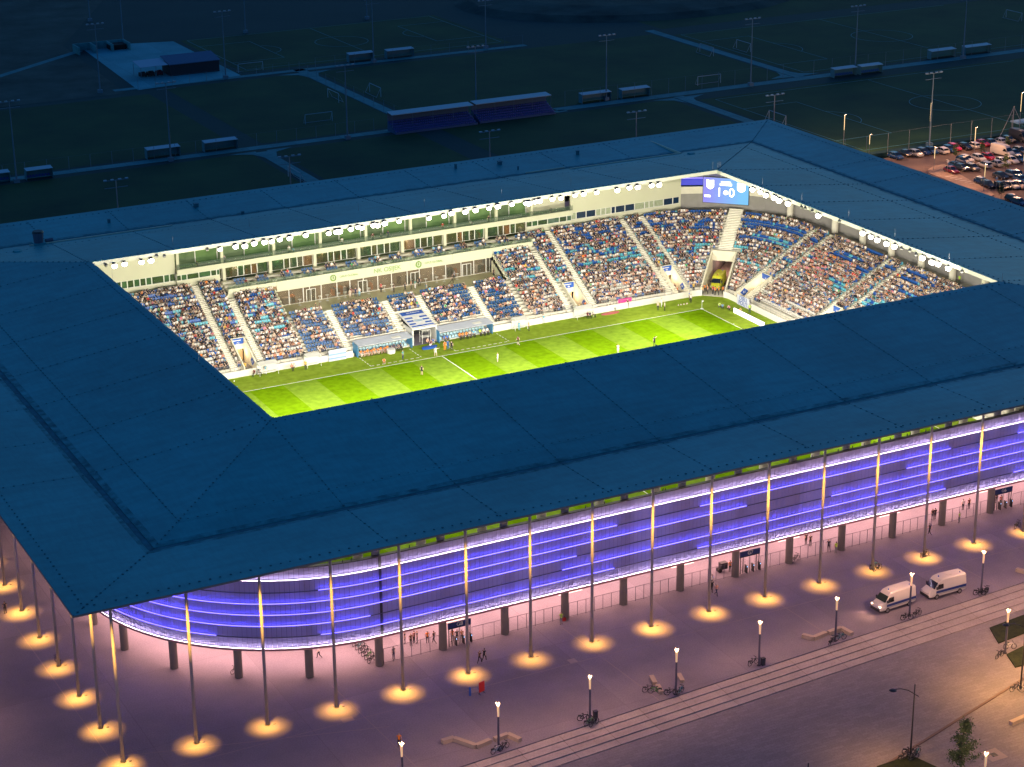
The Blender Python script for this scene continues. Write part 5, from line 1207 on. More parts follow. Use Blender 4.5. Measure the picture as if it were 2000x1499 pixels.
# fences between columns
FW_=8.489
def fence(x,l,n=6):
    o=EMPTY('fence',(x,-62.48,0),label=l,cat='fence',group='steel fences between the columns'); w=FW_-1.1; x0=.58
    for i in range(n+1): b=MB(); X=x0+w*i/n; b.tube((X,0,0),(X,0,2.0),.035,n=6).build('post',m_rail,o)
    MB().tube((x0,0,2.0),(x0+w,0,2.0),.03,n=5).tube((x0,0,.12),(x0+w,0,.12),.03,n=5).build('rail',m_rail,o)
    b=MB()
    for k in range(9): z=.3+.19*k; b.tube((x0,0,z),(x0+w,0,z),.008,n=3,cap=False)
    b.build('wire',m_rail,o); return o
def gate(x,w,code,l):
    o=EMPTY('turnstile_gate',(x,-62.3,0),label=l,cat='gate')
    MB().box(0,w,-.08,.08,2.45,3.15).build('sign',M('gate_sign',(.01,.035,.16),.5),o); text(code,.7,(w/2,-.1,2.8),(R(90),0,0),m_white,o)
    MB().tube((.1,0,0),(.1,0,2.5),.06).tube((w-.1,0,0),(w-.1,0,2.5),.06).box(0,w,-.05,.05,2.3,2.45).build('frame',m_dark,o)
    n=3
    for k in range(n):
        X=w*(k+.5)/n; b=MB().tube((X,0,0),(X,0,2.3),.05,n=8)
        for a in range(4):
            for h in range(9): z=.3+.22*h; t=a*math.pi/2+.3; b.tube((X,0,z),(X+.42*math.cos(t),.42*math.sin(t),z),.017,n=3)
        b.build('rotor',m_steel if k%2 else m_dark,o)
        MB().box(X+.45,X+.55,-.3,.3,0,1.1).build('cabinet',m_dark,o); MB().box(X+.44,X+.5,-.32,-.31,.9,1.05).build('reader_light',M('reader_blue',(.2,.4,.9),.4,emit=(.3,.6,1),es=3),o)
    return o
gates={864.4:None}
gi={1:('G8','turnstile gate with blue sign marked G8'),6:('G7','turnstile gate with blue sign marked G7'),11:('G6','turnstile gate with blue sign marked G6')}
for i in range(14):
    x=cols_at[i]
    if i in gi:
        gate(x+.8,3.1,*gi[i]); o=fence(x+3.6,'short steel fence right of the gate marked '+gi[i][0],3); 
        for c in list(COL.objects):
            if c.parent==o: c.scale=(.62,1,1)
    else: fence(x,'steel wire fence in the %s column bay from the left end'%ORD[i].replace('front','first'))
# birds on coping
for i,(u,v) in enumerate([(668,1093),(685,1092),(799,1070.5),(1180,960),(1143,966),(1294,952),(1299,951),(1540,901.5),(1585,892),(1636,881),(1664,874),(1687,869),(1706,865),(1738,856),(1771,849),(1777,848),(1807,842)]):
    q=GY(u,v,-63.5); o=EMPTY('perched_bird',(q[0],-63.6,ZT+.22),label='small dark bird perched on the facade top, %s from the left'%ORD[i].replace('front','first'),cat='bird',group='birds on the facade top')
    MB().tube((0,0,.08),(.03,0,.32),.08,.05,6).tube((.03,0,.30),(.06,0,.42),.06,.03,6).build('body',m_dark,o); MB().tube((0,0,0),(0,0,.1),.02,n=3).build('leg',m_dark,o)
# ---------------------------------------------------------------- vans
def loft(b,secs,mi=0,close=True):
    "secs: list of (x, [(y,z)...]) cross sections"
    n=len(secs[0][1]); k0=len(b.v)
    for x,ring in secs: b.v.extend([(x,y,z) for y,z in ring])
    for i in range(len(secs)-1):
        for j in range(n):
            jj=(j+1)%n; b.f.append((k0+i*n+j,k0+i*n+jj,k0+(i+1)*n+jj,k0+(i+1)*n+j)); b.m.append(mi)
    b.f.append(tuple(k0+j for j in range(n))[::-1]); b.m.append(mi); b.f.append(tuple(k0+(len(secs)-1)*n+j for j in range(n))); b.m.append(mi); return b
def ringsec(w,z0,z1,wt=None,r=.12):
    wt=w if wt is None else wt
    return [(-w,z0+r),(-w+r,z0),(w-r,z0),(w,z0+r),(w,z0+(z1-z0)*.45),(wt,z1-r),(wt-r,z1),(-wt+r,z1),(-wt,z1-r),(-w,z0+(z1-z0)*.45)]
m_tyre=M('tyre',(.012,.012,.012),.8); m_rim=M('rim',(.3,.3,.3),.4,metal=.6); m_cglass=M('car_glass',(.01,.015,.02),.05,.1,spec=.9)
m_hl_on=M('headlight_lit',(1,.8,.6),.3,emit=(1,.62,.40),es=6); m_hl=M('headlight',(.6,.6,.6),.1,spec=.9); m_tail=M('tail_light',(.4,.01,.01),.3)
def wheel(o,x,y,r):
    w=MB().tube((x,y-.1,r),(x,y+.1,r),r,n=16).build('wheel',m_tyre,o); s=1 if y>0 else -1; MB().tube((x,y+s*.1,r),(x,y+s*.115,r),r*.62,n=12).build('rim',m_rim,w)
def van(loc,rz,label,lit=False,body=None,stripe=True,cat='van',yellow=False,name='van'):
    o=EMPTY(name,loc,rz,label=label,cat=cat); bm_=body or M('van_white',(.62,.58,.52),.35,.04)
    # front toward +x, length 5.9
    S=[(-2.95,ringsec(.93,.45,2.45,.80)),(-2.85,ringsec(.98,.38,2.62,.86)),(0.3,ringsec(1.0,.38,2.68,.88)),(1.15,ringsec(1.0,.38,2.55,.86)),(1.5,ringsec(1.0,.38,2.25,.84)),(2.05,ringsec(.99,.38,1.5,.88,.1)),(2.75,ringsec(.95,.38,1.18,.82,.1)),(2.95,ringsec(.86,.42,.95,.74,.08))]
    b=loft(MB(),S); bo=b.build('body',bm_,o,smooth=False)
    MB().hexa([(1.52,-.78,2.14),(2.12,-.86,1.44),(2.12,.86,1.44),(1.52,.78,2.14)],[(1.56,-.78,2.18),(2.16,-.86,1.48),(2.16,.86,1.48),(1.56,.78,2.18)]).build('windscreen',m_cglass,o)
    for s in (-1,1):
        MB().hexa([(.75,s*.985,1.38),(1.95,s*1.0,1.38),(1.5,s*.90,2.0),(.75,s*.90,2.0)],[(.75,s*1.005,1.38),(1.95,s*1.015,1.38),(1.5,s*.925,2.0),(.75,s*.925,2.0)]).build('side_window',m_cglass,o)
        if stripe:
            MB().box(-2.9,1.9,s*1.0-.012,s*1.0+.012,.86,1.20).build('stripe',M('van_stripe',(.01,.035,.19),.4) if not yellow else M('lime_stripe',(.5,.6,.02),.5),o); MB().box(-2.9,1.9,s*1.0-.012,s*1.0+.012,.72,.76).build('trim',m_dark,o)
        MB().box(1.75,1.9,s*1.05-.12,s*1.05+.12,1.45,1.75).build('mirror',m_dark,o)
        MB().box(2.72,2.92,s*.68-.16,s*.68+.16,.88,1.06).build('headlight',m_hl_on if lit else m_hl,o); MB().box(-2.98,-2.93,s*.82-.08,s*.82+.08,.9,1.5).build('tail_light',m_tail,o)
        for x in (-1.9,1.75): wheel(o,x,s*.9,.35)
        if lit: LIGHT('headlight_beam','SPOT',(3.0,s*.68,.95),330,(1,.50,.28),o,spot_size=R(75),spot_blend=.9,shadow_soft_size=.08,aim=(6,s*.9,0))
    MB().box(2.8,2.99,-.85,.85,.35,.72).build('bumper',m_dark,o)
    MB().tube((.9,0,2.62),(.9,0,2.8),.09,.06,8).build('beacon',m_sign if not yellow else m_red,o); MB().tube((-2.3,.3,2.62),(-2.3,.3,2.78),.08,.05,8).build('beacon',m_sign,o); MB().box(-1.,-.3,-.35,.35,2.66,2.71).build('roof_hatch',bm_,o)
    return o
def heading(a,b): d=b-a; return math.atan2(d[1],d[0])
w1,w2=G(1735,1197),G(1771,1185.5); hd=heading(w2,w1)
def vplace(f,r,**k):
    a,c=G(*f),G(*r); h=heading(c,a); left=np.array([-math.sin(h),math.cos(h),0]); ctr=(a+c)/2-0*left; side=np.array([math.cos(h),math.sin(h),0]); # near side wheels are the left side
    return van(tuple(ctr-left*.95),h,**k)
vplace((1735,1197),(1772,1185),label='white police van with blue side stripe and lit headlights',lit=True); vplace((1830,1171),(1871,1160),label='white police van with blue side stripe and dark headlights, behind the lit one')
amb=van(tuple([*CPt(-.2,5.2),.05]),math.atan2(-nn[1],-nn[0]),'yellow ambulance parked in the corner tunnel of the bowl',body=M('ambulance_yellow',(.50,.48,.03),.4),yellow=True,cat='ambulance')
LIGHT('tunnel_light','POINT',(*CPt(0,14),3.6),260,(1,.5,.4),None,shadow_soft_size=.3)
# ---------------------------------------------------------------- parking
m_asph2=m_asph
sheet('car_park',[(96,-60),(230,-60),(320,60),(320,107.5),(96,107.5)],.006,m_asph,thick=.3)
pk=G(1812,332)[:2]; pe=G(2000,420)[:2]
sheet('footpath',[tuple(G(u,v)[:2]) for u,v in ((1812,333),(1824,325),(1845,322),(1858,330),(1875,342),(1900,356),(1930,372),(1942,381),(1935,385),(1895,372),(1840,349),(1815,340))],.12,m_side,thick=.2)
b=MB()
for k in range(7): p=G(1846+9.5*k,347+2.6*k); q=G(1862+8.5*k,344+3.1*k); b.obox(p,q,.5,.125,.135)
b.build('crossing_stripe',M('worn_white_stripe',(.5,.42,.34),.8),kind='structure')
PC={'navy':(.012,.03,.10),'dark blue':(.015,.06,.16),'black':(.012,.012,.016),'dark grey':(.05,.055,.065),'silver':(.34,.33,.33),'white':(.62,.58,.54),'red':(.40,.012,.03),'pink red':(.5,.03,.09),'dark red':(.16,.012,.02),'beige':(.4,.3,.22)}
def car_proto(hatch):
    o=EMPTY('parked_car',(0,0,0),label='x',cat='car')
    S=[(-2.1,ringsec(.76,.38,.85,.7,.08)),(-2.0,ringsec(.84,.28,.95,.76,.08)),(-1.2,ringsec(.87,.22,.97,.78,.1)),(.9,ringsec(.87,.22,.95,.78,.1)),(1.75,ringsec(.84,.25,.80,.72,.08)),(2.08,ringsec(.70,.32,.66,.6,.06))]
    loft(MB(),S).build('body',M('car_paint',(.5,.5,.5),.25,.03,spec=.8),o)
    xr=-1.95 if hatch else -1.5
    def c2(w,wt,zt): return [(-w,.90),(w,.90),(wt,zt),(-wt,zt)]
    loft(MB(),[(xr,c2(.74,.70,.92)),(xr+.38,c2(.76,.62,1.38)),(.15,c2(.78,.62,1.45)),(1.0,c2(.76,.7,.93))]).build('cabin_glass',m_cglass,o)
    MB().hexa([(xr+.36,-.63,1.38),(.2,-.63,1.44),(.2,.63,1.44),(xr+.36,.63,1.38)],[(xr+.42,-.58,1.43),(.1,-.58,1.49),(.1,.58,1.49),(xr+.42,.58,1.43)]).build('roof',M('car_paint',(1,1,1)),o)
    b=MB()
    for s in (-1,1):
        b.tube((1.0,s*.76,.93),(.18,s*.63,1.45),.035,n=4); b.tube((xr,s*.74,.93),(xr+.4,s*.62,1.4),.045,n=4); b.tube((-.45,s*.79,.93),(-.45,s*.63,1.44),.03,n=4)
    b.build('pillar',M('car_paint',(1,1,1)),o)
    for s in (-1,1):
        MB().box(1.8,2.0,s*.55-.14,s*.55+.14,.58,.70).build('headlight',m_hl,o); MB().box(-2.1,-2.02,s*.62-.1,s*.62+.1,.68,.82).build('tail_light',m_tail,o)
        for x in (-1.3,1.3):
            w=MB().tube((x,s*.78-.1,.31),(x,s*.78+.1,.31),.31,n=12).build('wheel',m_tyre,o); MB().tube((x,s*.88,.31),(x,s*.89,.31),.19,n=8).build('rim',m_rim,w)
    return REG(o)
CPROTO=[car_proto(True),car_proto(False)]
def car(u,v,c,lab,flip=False,a=-90):
    p=G(u,v+2); k=random.random()<.65; r=COPY(CPROTO[0 if k else 1],(p[0],p[1],0.006),R(a+random.uniform(-3,3))+(math.pi if flip else 0),lab,'cars in the car park')
    pm=M('car_paint_'+c.replace(' ','_'),PC[c],.25,.05,spec=.8)
    for ch in COL.objects[-25:]:
        if ch.parent==r and ch.name.split('.')[0] in('body','roof','pillar'):
            ch.material_slots[0].link='OBJECT'; ch.material_slots[0].material=pm
R1=[(1749.6,308,'dark blue'),(1769.7,303,'black'),(1789,303,'silver'),(1803,299.6,'navy'),(1818.5,297.6,'dark blue'),(1839,297,'white'),(1853.6,294.4,'dark blue'),(1864,291,'pink red'),(1885,289.6,'black'),(1900,287,'white'),(1918.5,283,'red'),(1936,282,'dark blue'),(1952,279,'white'),(1969.7,276,'black')]
p0=G(1749.6,310); p1=G(1969.7,278)
for i,(u,v,c) in enumerate(R1):
    car(u,v,c,'%s car in the fence row, %s from the left'%(c,ORD[i].replace('front','first')),flip=c=='white')
R2=[(1858.4,336,'dark red'),(1866.4,326.5,'dark blue'),(1878,331,'black'),(1881.6,316.9,'navy'),(1899,330.5,'dark grey'),(1888,313.7,'white'),(1912,312,'white'),(1929.7,309.7,'red'),(1923,325,'silver'),(1944,322.5,'silver'),(1958.5,318.5,'white'),(1975.3,316,'white'),(1981,302.5,'dark blue'),(1990.5,313.6,'dark blue'),(1992,297.6,'black')]
NM=['first','second','third','fourth','fifth','sixth','seventh','eighth','ninth','tenth','11th','12th','13th','14th','15th']
for i,(u,v,c) in enumerate(R2): car(u,v,c,'%s car, middle group, %s from the left'%(c,NM[i]),flip=c=='silver' and i>7)
R3=[(1918.5,358.4,'navy'),(1930,364,'black'),(1954.5,367,'black'),(1965,365,'dark grey'),(1976,365.6,'silver'),(1990.5,365,'beige'),(1954.5,347,'black'),(1977.7,344,'dark blue'),(1988,344,'black'),(1994.5,353.6,'dark blue'),(1979.3,392,'black'),(1989.7,398.5,'navy')]
for i,(u,v,c) in enumerate(R3): car(u,v,c,'%s car, group nearest the roof, %s from the left'%(c,NM[i]))
for pr_ in CPROTO:
    for c in CH[pr_.name]:
        for g in CH[c.name]: bpy.data.objects.remove(g)
        bpy.data.objects.remove(c)
    bpy.data.objects.remove(pr_)
v=van(tuple(G(1957.7,304.5)),R(-80),'white delivery van with orange mark in the car park',stripe=False); MB().box(-2.2,-1.2,1.0,1.02,1.3,1.9).build('orange_mark',cm('orange'),v)
van(tuple(G(1991,275)),R(-90),'dark van at the right end of the fence row',body=M('van_dark',(.03,.035,.05),.4),stripe=False)
# car park lamps
m_cl=M('car_park_lamp_glow',(1,.8,.5),.4,emit=(1,.70,.3),es=1.3)
def cplamp(u,v,h,l,e=1.):
    p=G(u,v); o=EMPTY('car_park_lamp',p,label=l,cat='street lamp'); MB().tube((0,0,0),(0,0,h*.55),.06,.06,6).build('post',m_steel,o); MB().tube((0,0,h*.55),(0,0,h),.055,.07,6).build('lit_section',m_cl,o); MB().box(0,.55,-.12,.12,h,h+.08).build('head',m_dark,o)
    LIGHT('car_park_light','POINT',(0.2,0,h+.4),CPE*e,(1,.50,.25),o,shadow_soft_size=.15)
cplamp(1823.5,336,5.6,'car park lamp on the rounded paving island'); cplamp(1902,308,7.,'tall car park lamp before the white estate car'); cplamp(1921,375,6.,'car park lamp on the paved strip by the roof edge'); cplamp(1997,352,8,'car park lamp at the right edge'); cplamp(1647,290,8.,'lamp rising behind the far right roof slope'); cplamp(1697,305,5,'short lamp post at the roof edge left of the car park',.5); cplamp(1814,282,10,'glowing lamp in front of the tall mast at the fence',1.3); cplamp(1990,262,10,'tall lamp beside the fence brace at the right edge',.7)
# signposts, saplings
for u,v,l in ((1850,338,'small round traffic sign on a post by the dark red car'),(1945,372,'traffic sign post between parked cars near the roof')):
    o=EMPTY('traffic_sign',G(u,v),label=l,cat='sign'); MB().tube((0,0,0),(0,0,3),.04,n=6).build('post',m_steel,o); MB().tube((0,-.05,2.7),(0,-.02,2.7),.35,n=12).build('plate',m_white,o)
def tree(p,h,w,lab,n=260,mat=None,name='young_tree',ls=.17,lo=.25):
    o=EMPTY(name,p,label=lab,cat='tree'); rnd=random.Random(int(h*100+p[0])); b=MB().tube((0,0,0),(0,0,h*.92),.07*h/5,.02,7)
    tips=[]
    for k in range(int(14+h*2.2)):
        f=lo+(.95-lo)*rnd.random(); a=rnd.random()*6.28; L=w*(1.15-f*.9)*rnd.uniform(.6,1.1); q=(L*math.cos(a),L*math.sin(a),h*f+L*.55); b.tube((0,0,h*f),q,.025*h/5,.008,4); tips.append(((0,0,h*f),q))
    b.build('trunk',M('bark',(.09,.06,.045),.9),o); c=MB()
    for k in range(n):
        s,e=rnd.choice(tips); t=rnd.uniform(.35,1.08); g=[s[i]+(e[i]-s[i])*t+rnd.gauss(0,.12*w) for i in range(3)]; r=ls*rnd.uniform(.6,1.4); u=Vector((rnd.gauss(0,1),rnd.gauss(0,1),rnd.gauss(0,.6))).normalized(); v_=u.orthogonal().normalized(); v_.rotate(Matrix.Rotation(rnd.random()*6,3,u))
        g=Vector(g); c.face([g-u*r,g-v_*r*.5,g+u*r,g+v_*r*.5])
    c.build('crown',mat or M('young_leaves',(.05,.09,.03),.7,.5,2.),o); return o
tree(G(1876,1512,ZL),6.6,1.9,'young leafy tree between the lawn and the bottom lamp',3200,ls=.12,lo=.15)
for u,v,h,l in ((1866,315,4.2,'slim young tree before the pink red car'),(1917,308,4.,'young tree between the white cars of the middle group'),(1963,341,5.,'young tree on the island by the zebra stripes'),(1966,298,4.,'young tree behind the delivery van'),(1955,388,3.2,'young tree near the roof edge in the car park')): tree(G(u,v),h,1.1,l,240,ls=.2)
# ================================================================ training ground things
m_pole=M('pole_blue_grey',(.10,.19,.25),.6)
def fmast(u,v,h,l,lit=False):
    o=EMPTY('pitch_floodlight_mast',(*G(u,v)[:2],0),label=l,cat='floodlight mast',group='floodlight masts of the training ground'); MB().tube((0,0,0),(0,0,h),.22,.1,8).build('pole',m_pole,o); MB().box(-.6,.6,-.6,.6,0,.9).build('footing',m_pole,o)
    MB().box(-2.3,2.3,-.06,.06,h-.1,h+.05).box(-2.3,2.3,-.05,.05,h-1.4,h-1.3).build('crossbar',m_pole,o)
    for x in (-2.1,-.75,.75,2.1): MB().box(x-.32,x+.32,-.3,.1,h-.0,h+.3).build('lamp_head',M('unlit_lamp_head',(.2,.32,.4),.4),o)
FMS=[(196,182,18.5,'left of the pale concrete yard'),(441,154,18.5,'right of the pale concrete yard'),(241,84,18.5,'behind the concrete yard'),(480,65,18,'behind the first far pitch'),(334,315,18.5,'between the two left shelters'),(33,357,18.5,'at the left edge by the blue seats shelter'),(679,272,18,'where the paths cross left of the blue stand'),(730,122,18,'between the two far middle shelters'),(930,208,15.5,'between the halves of the long blue stand'),(949,95,14,'on the far path right of the middle'),(1184,196,17,'between the two right shelters'),(1466,168,18,'at the path junction right of the middle'),(1670,140,18,'between the two blue seat shelters'),(1881,115,18,'between the far right shelters'),(1815,286,17.5,'at the car park fence'),(176,42,14,'at the top left beyond the yard'),(717,38,10,'top middle left')]
for u,v,h,l in FMS: fmast(u,v,h,'tall unlit floodlight mast '+l)
# masts whose foot hides behind the far roof
for (x,y,h,l,tu,tv) in ((0,118,0,'first from the left rising behind the far roof',226,352),(0,118,0,'second from the left rising behind the far roof',565,306),(0,118,0,'third from the left rising behind the far roof',956,257),(0,118,0,'fourth from the left rising behind the far roof',1243,219),(0,118,0,'rightmost rising behind the far roof corner',1513,186)):
    q=GY(tu,tv,108.); o=EMPTY('pitch_floodlight_mast',(q[0],108,0),label='paired bar floodlight mast '+l,cat='floodlight mast',group='floodlight masts of the training ground'); hh=q[2]
    MB().tube((0,0,0),(0,0,hh),.2,.1,8).build('pole',M('pole_warm_grey',(.32,.28,.27),.6),o); MB().box(-2.3,2.3,-.06,.06,hh-.1,hh+.05).box(-2.3,2.3,-.06,.06,hh-1.5,hh-1.4).build('crossbar',m_pole,o)
    for x_ in (-2.1,-.75,.75,2.1): MB().box(x_-.3,x_+.3,-.3,.1,hh,hh+.25).build('lamp_head',M('unlit_lamp_head',(1,1,1)),o)
def shelter(u0,v0,u1,v1,l,blue=False):
    a=G(u0,v0); c=G(u1,v1); w=c[0]-a[0]; o=EMPTY('dugout_shelter',(a[0],a[1],0),label=l,cat='shelter',group='shelters beside the training pitches')
    MB().hexa([(0,-1.1,2.25),(w,-1.1,2.25),(w,1.1,2.45),(0,1.1,2.45)],[(0,-1.1,2.32),(w,-1.1,2.32),(w,1.1,2.55),(0,1.1,2.55)]).build('roof',M('shelter_roof',(.32,.48,.55),.5),o)
    MB().box(0,w,1.0,1.06,.1,2.4).build('back',M('shelter_back',(.06,.20,.25),.5),o); MB().box(0,.06,-.8,1.,0,2.3).box(w-.06,w,-.8,1.,0,2.3).build('side',M('shelter_back',(1,1,1)),o)
    for i in range(int(w/.7)): MB().box(.3+.7*i,.75+.7*i,.2,.7,.35,.45).box(.3+.7*i,.75+.7*i,.7,.76,.45,.85).build('seat',m_blue if blue else m_path,o)
for q,l,bl in (((51,352,102,345),'blue seats shelter left of the leftmost mast row',True),((-30,360,22,356),'shelter cut by the left edge',True),((286,311,351,303),'left shelter of the pair below the left pitch',False),((398,297,463,289),'right shelter of the pair below the left pitch',False),((680,122,729,117),'left shelter of the far middle pair',False),((754,115,806,109),'right shelter of the far middle pair',False),((1134,202,1191,195),'left shelter right of the long blue stand',False),((1212,193,1266,186),'right shelter right of the long blue stand',False),((1626,152,1669,146),'left blue seats shelter at the right path',True),((1678,146,1721,141),'right blue seats shelter at the right path',True),((1815,116,1863,110),'left shelter of the far right pair',False),((1882,108,1928,101),'right shelter of the far right pair',False)): shelter(*q,l,blue=bl)
def bigstand(u0,v0,u1,v1,l):
    a=G(u0,v0); c=G(u1,v1); w=c[0]-a[0]; y=a[1]; o=EMPTY('small_stand',(a[0],y,0),label=l,cat='stand')
    for k in range(5):
        MB().box(0,w,1.0*k,1.0*k+1.0,0,.5+.4*k).build('step',M('stand_step',(.03,.09,.2),.6),o)
    n=int(w/1.1)
    b=MB()
    for k in range(5):
        for i in range(int(w/.55)): b.box(.1+.55*i,.5+.55*i,1.0*k+.5,1.0*k+.85,.5+.4*k,.5+.4*k+.4)
    b.build('seat_rows',M('stand_seat_blue',(.01,.06,.28),.5),o,kind='stuff')
    MB().box(0,w,5.0,5.1,0,4.6).build('back_wall',M('stand_back',(.06,.13,.2),.6),o); MB().hexa([(0,2.2,4.35),(w,2.2,4.35),(w,5.4,4.6),(0,5.4,4.6)],[(0,2.2,4.5),(w,2.2,4.5),(w,5.4,4.75),(0,5.4,4.75)]).build('roof',M('shelter_roof',(1,1,1)),o)
    for i in range(5): x=.1+(w-.2)*i/4; MB().tube((x,2.4,.9),(x,2.4,4.4),.05,n=5).build('post',m_pole,o)
bigstand(774,264,932,243,'left half of the long covered stand with blue seats'); bigstand(938,242,1090,225,'right half of the long covered stand with blue seats')
# yard shed
o=EMPTY('yard_shed',(0,0,0),label='low dark shed with open pale canopy in the concrete yard',cat='shed'); a=G(333,150); c=G(430,140); 
x0,x1,y0=a[0],c[0],a[1]
MB().box(x0,x1,y0,y0+7,0,3.2).build('wall',M('shed_wall',(.015,.02,.03),.7),o); MB().hexa([(x0-.3,y0-.4,3.2),(x1+.3,y0-.4,3.2),(x1+.3,y0+7.4,4.4),(x0-.3,y0+7.4,4.4)],[(x0-.3,y0-.4,3.4),(x1+.3,y0-.4,3.4),(x1+.3,y0+7.4,4.6),(x0-.3,y0+7.4,4.6)]).build('roof',M('shed_roof',(.03,.10,.2),.6),o)
MB().hexa([(x0-8.5,y0,3.3),(x0-.5,y0,3.3),(x0-.5,y0+7,3.9),(x0-8.5,y0+7,3.9)],[(x0-8.5,y0,3.4),(x0-.5,y0,3.4),(x0-.5,y0+7,4.05),(x0-8.5,y0+7,4.05)]).build('canopy',M('canopy_sheet',(.22,.38,.5),.5),o)
for (px,py) in ((x0-8.3,y0+.1),(x0-4,y0+.1),(x0-8.3,y0+6.9)): MB().tube((px,py,0),(px,py,3.3),.07,n=5).build('post',m_pole,o)
for k,(dx,w,c_) in enumerate(((-7.6,1.6,'black'),(-5.4,1.8,'black'),(-2.8,1.6,'maroon'))):
    t=EMPTY('mower',(x0+dx,y0+2.6,0),label='dark mower parked under the pale canopy, %s from the left'%ORD[k].replace('front','first'),cat='mower'); MB().box(0,w,0,2.4,.4,1.1).box(.3,w-.3,.2,1.,1.1,1.5).build('body',cm(c_),t)
    for xx in (.1,w-.1):
        for yy in (.4,2.): MB().tube((xx-.1,yy,.35),(xx+.1,yy,.35),.35,n=10).build('wheel',m_tyre,t)
o=EMPTY('storage_bays',(0,0,0),label='row of concrete storage bays at the back corner of the yard',cat='bays'); a=G(150,105); c=G(243,92)
for i in range(4): x=a[0]+(c[0]-a[0])*i/3; MB().box(x-.2,x+.2,a[1]-3,a[1]+3.5,0,2.2).build('bay_wall',m_path,o)
MB().box(a[0],c[0],a[1]+3.5,a[1]+3.9,0,2.2).build('back_wall',m_path,o); MB().box(a[0]+10,c[0]-.5,a[1]-1,a[1]+3,0,1.5).build('heap',M('dark_heap',(.012,.015,.014),.9,.4),o)
# goals and fences far
def goal(x,y,face,l,w=7.3):
    o=EMPTY('training_goal',(x,y,0),R(face),label=l,cat='goal',group='goals on the training pitches'); b=MB()
    for s in(-1,1): b.tube((s*w/2,0,0),(s*w/2,0,2.44),.09,n=5); b.tube((s*w/2,0,2.44),(s*w/2,1.3,0),.05,n=4)
    b.tube((-w/2,0,2.44),(w/2,0,2.44),.09,n=5).tube((-w/2,1.3,.05),(w/2,1.3,.05),.05,n=4); b.build('frame',M('goal_paint',(.3,.42,.48),.6),o)
for u,v,f,l in ((651,196,-90,'left of the diagonal path by the near pitches'),(733,185,90,'right of the diagonal path before the blue stand'),(623,240,0,'lying along the path below the left pitch'),(575,352,-90,'at the far roof edge left of the middle'),(1380,106,90,'beside the long path at the upper right'),(1452,98,90,'behind the path right of the middle'),(1518,240,90,'behind the far roof corner'),(1980,38,90,'at the top right corner'),(490,140,0,'before the concrete yard'),(1385,165,0,'on the right pitch near the path')):
    p=G(u,v); goal(p[0],p[1],f,'white training goal '+l)
def mesh_fence(p,q,h,l,step=6.,br=False,mat=None):
    p=np.array(p,float);q=np.array(q,float); L=np.linalg.norm(q-p); n=int(L/step); o=EMPTY('ball_fence',(p[0],p[1],0),label=l,cat='fence'); d=(q-p)/L; mt_=mat or m_pole
    for i in range(n+1): t=d*(L*i/n); MB().tube((t[0],t[1],0),(t[0],t[1],h),.055,n=4).build('post',mt_,o)
    b=MB(); e=d*L
    for z in (h,): b.tube((0,0,z),(e[0],e[1],z),.015,n=3,cap=False)
    b.build('rail',mt_,o); return o
mesh_fence((108.5,109),(262,109),5.5,'tall posts of the ball fence along the car park',6.,mat=M('post_pale',(.25,.28,.3),.6))
mesh_fence((-60,192.6),(58,192.6),3,'post fence along the path below the left pitch',5); mesh_fence((22,268),(66,268.6),3,'post fence before the concrete yard',4.5); mesh_fence((112,192.6),(180,192.6),4,'post fence behind the shelters right of the blue stand',5)
mesh_fence((68,196),(68,266),3.5,'post fence along the crossing path left of the blue stand',6); mesh_fence((74,268.8),(140,268.8),3.5,'post fence along the far path right of the middle',6); mesh_fence((190,192.4),(300,192.4),4,'post fence along the right hand path',6)
for u,v,l in ((1890,262,'at the car park corner'),):
    o=EMPTY('fence_brace',(*G(1978-2,272)[:2],0),label='tall braced fence pole at the right end of the car park fence',cat='pole'); MB().tube((0,0,0),(0,0,8),.1,n=6).build('post',m_steel,o); MB().tube((0,0,7.8),(-4,0,.5),.06,n=5).tube((0,0,7.8),(3,0,3.),.06,n=5).build('brace',m_steel,o)
MB().box(0,9,0,3,2.4,2.7).build('pale_roof',M('shelter_roof',(1,1,1)),None,loc=G(1988,262),label='pale flat roof of the shelter behind the dark van',cat='roof')
# ================================================================ people about
GP='people on the plaza'
def pp(u,v,top,legs,l,pose='stand',rz=0,z=0,lev=1,g=GP,shorts=False,dy=0):
    p=G(u,v,z); return person(pose,(p[0],p[1]+dy,z),R(rz),top,legs,l,g,level=lev,shorts=shorts)
pp(10.6,1199,'black','black','person in dark clothes standing at the left edge of the plaza'); pp(623.5,1286,'white','black','person in white top walking inside the rounded corner','walk',70)
pp(769,1288,'grey','navy','person in grey top standing behind the first fence','stand',200); 
for u,v,t,l in ((791,1258,'black','left person of the dark group behind the first fence'),(803,1262,'brown','brown top person in the dark group behind the first fence'),(809,1257,'maroon','person at the back of the dark group behind the first fence'),(815,1257,'black','right person of the dark group behind the first fence')): pp(u,v,t,'black',l,rz=random.uniform(0,360))
pp(835,1257,'orange','black','steward in orange vest beside the table left of gate G8'); pp(848,1257,'black','black','person in black right of the table left of gate G8','walk',40)
for k,(u,c) in enumerate(((884,'orange'),(893,'black'),(902,'orange'))): pp(u,1254,c,'black','%s inside gate G8, %s of three'%(c+' vest steward' if c=='orange' else 'person in black',('left','middle','right')[k]))
pp(937,1296,'brown','black','left person of the walking pair below gate G8','walk',-60); pp(946,1291.5,'black','black','right person of the walking pair below gate G8','walk',-60)
pp(780,1459,'orange','black','person in bright orange vest beside the bottom lamp','stand',150); pp(1096,1220,'lime','grey','person in lime vest standing in front of the fence column','stand',180)
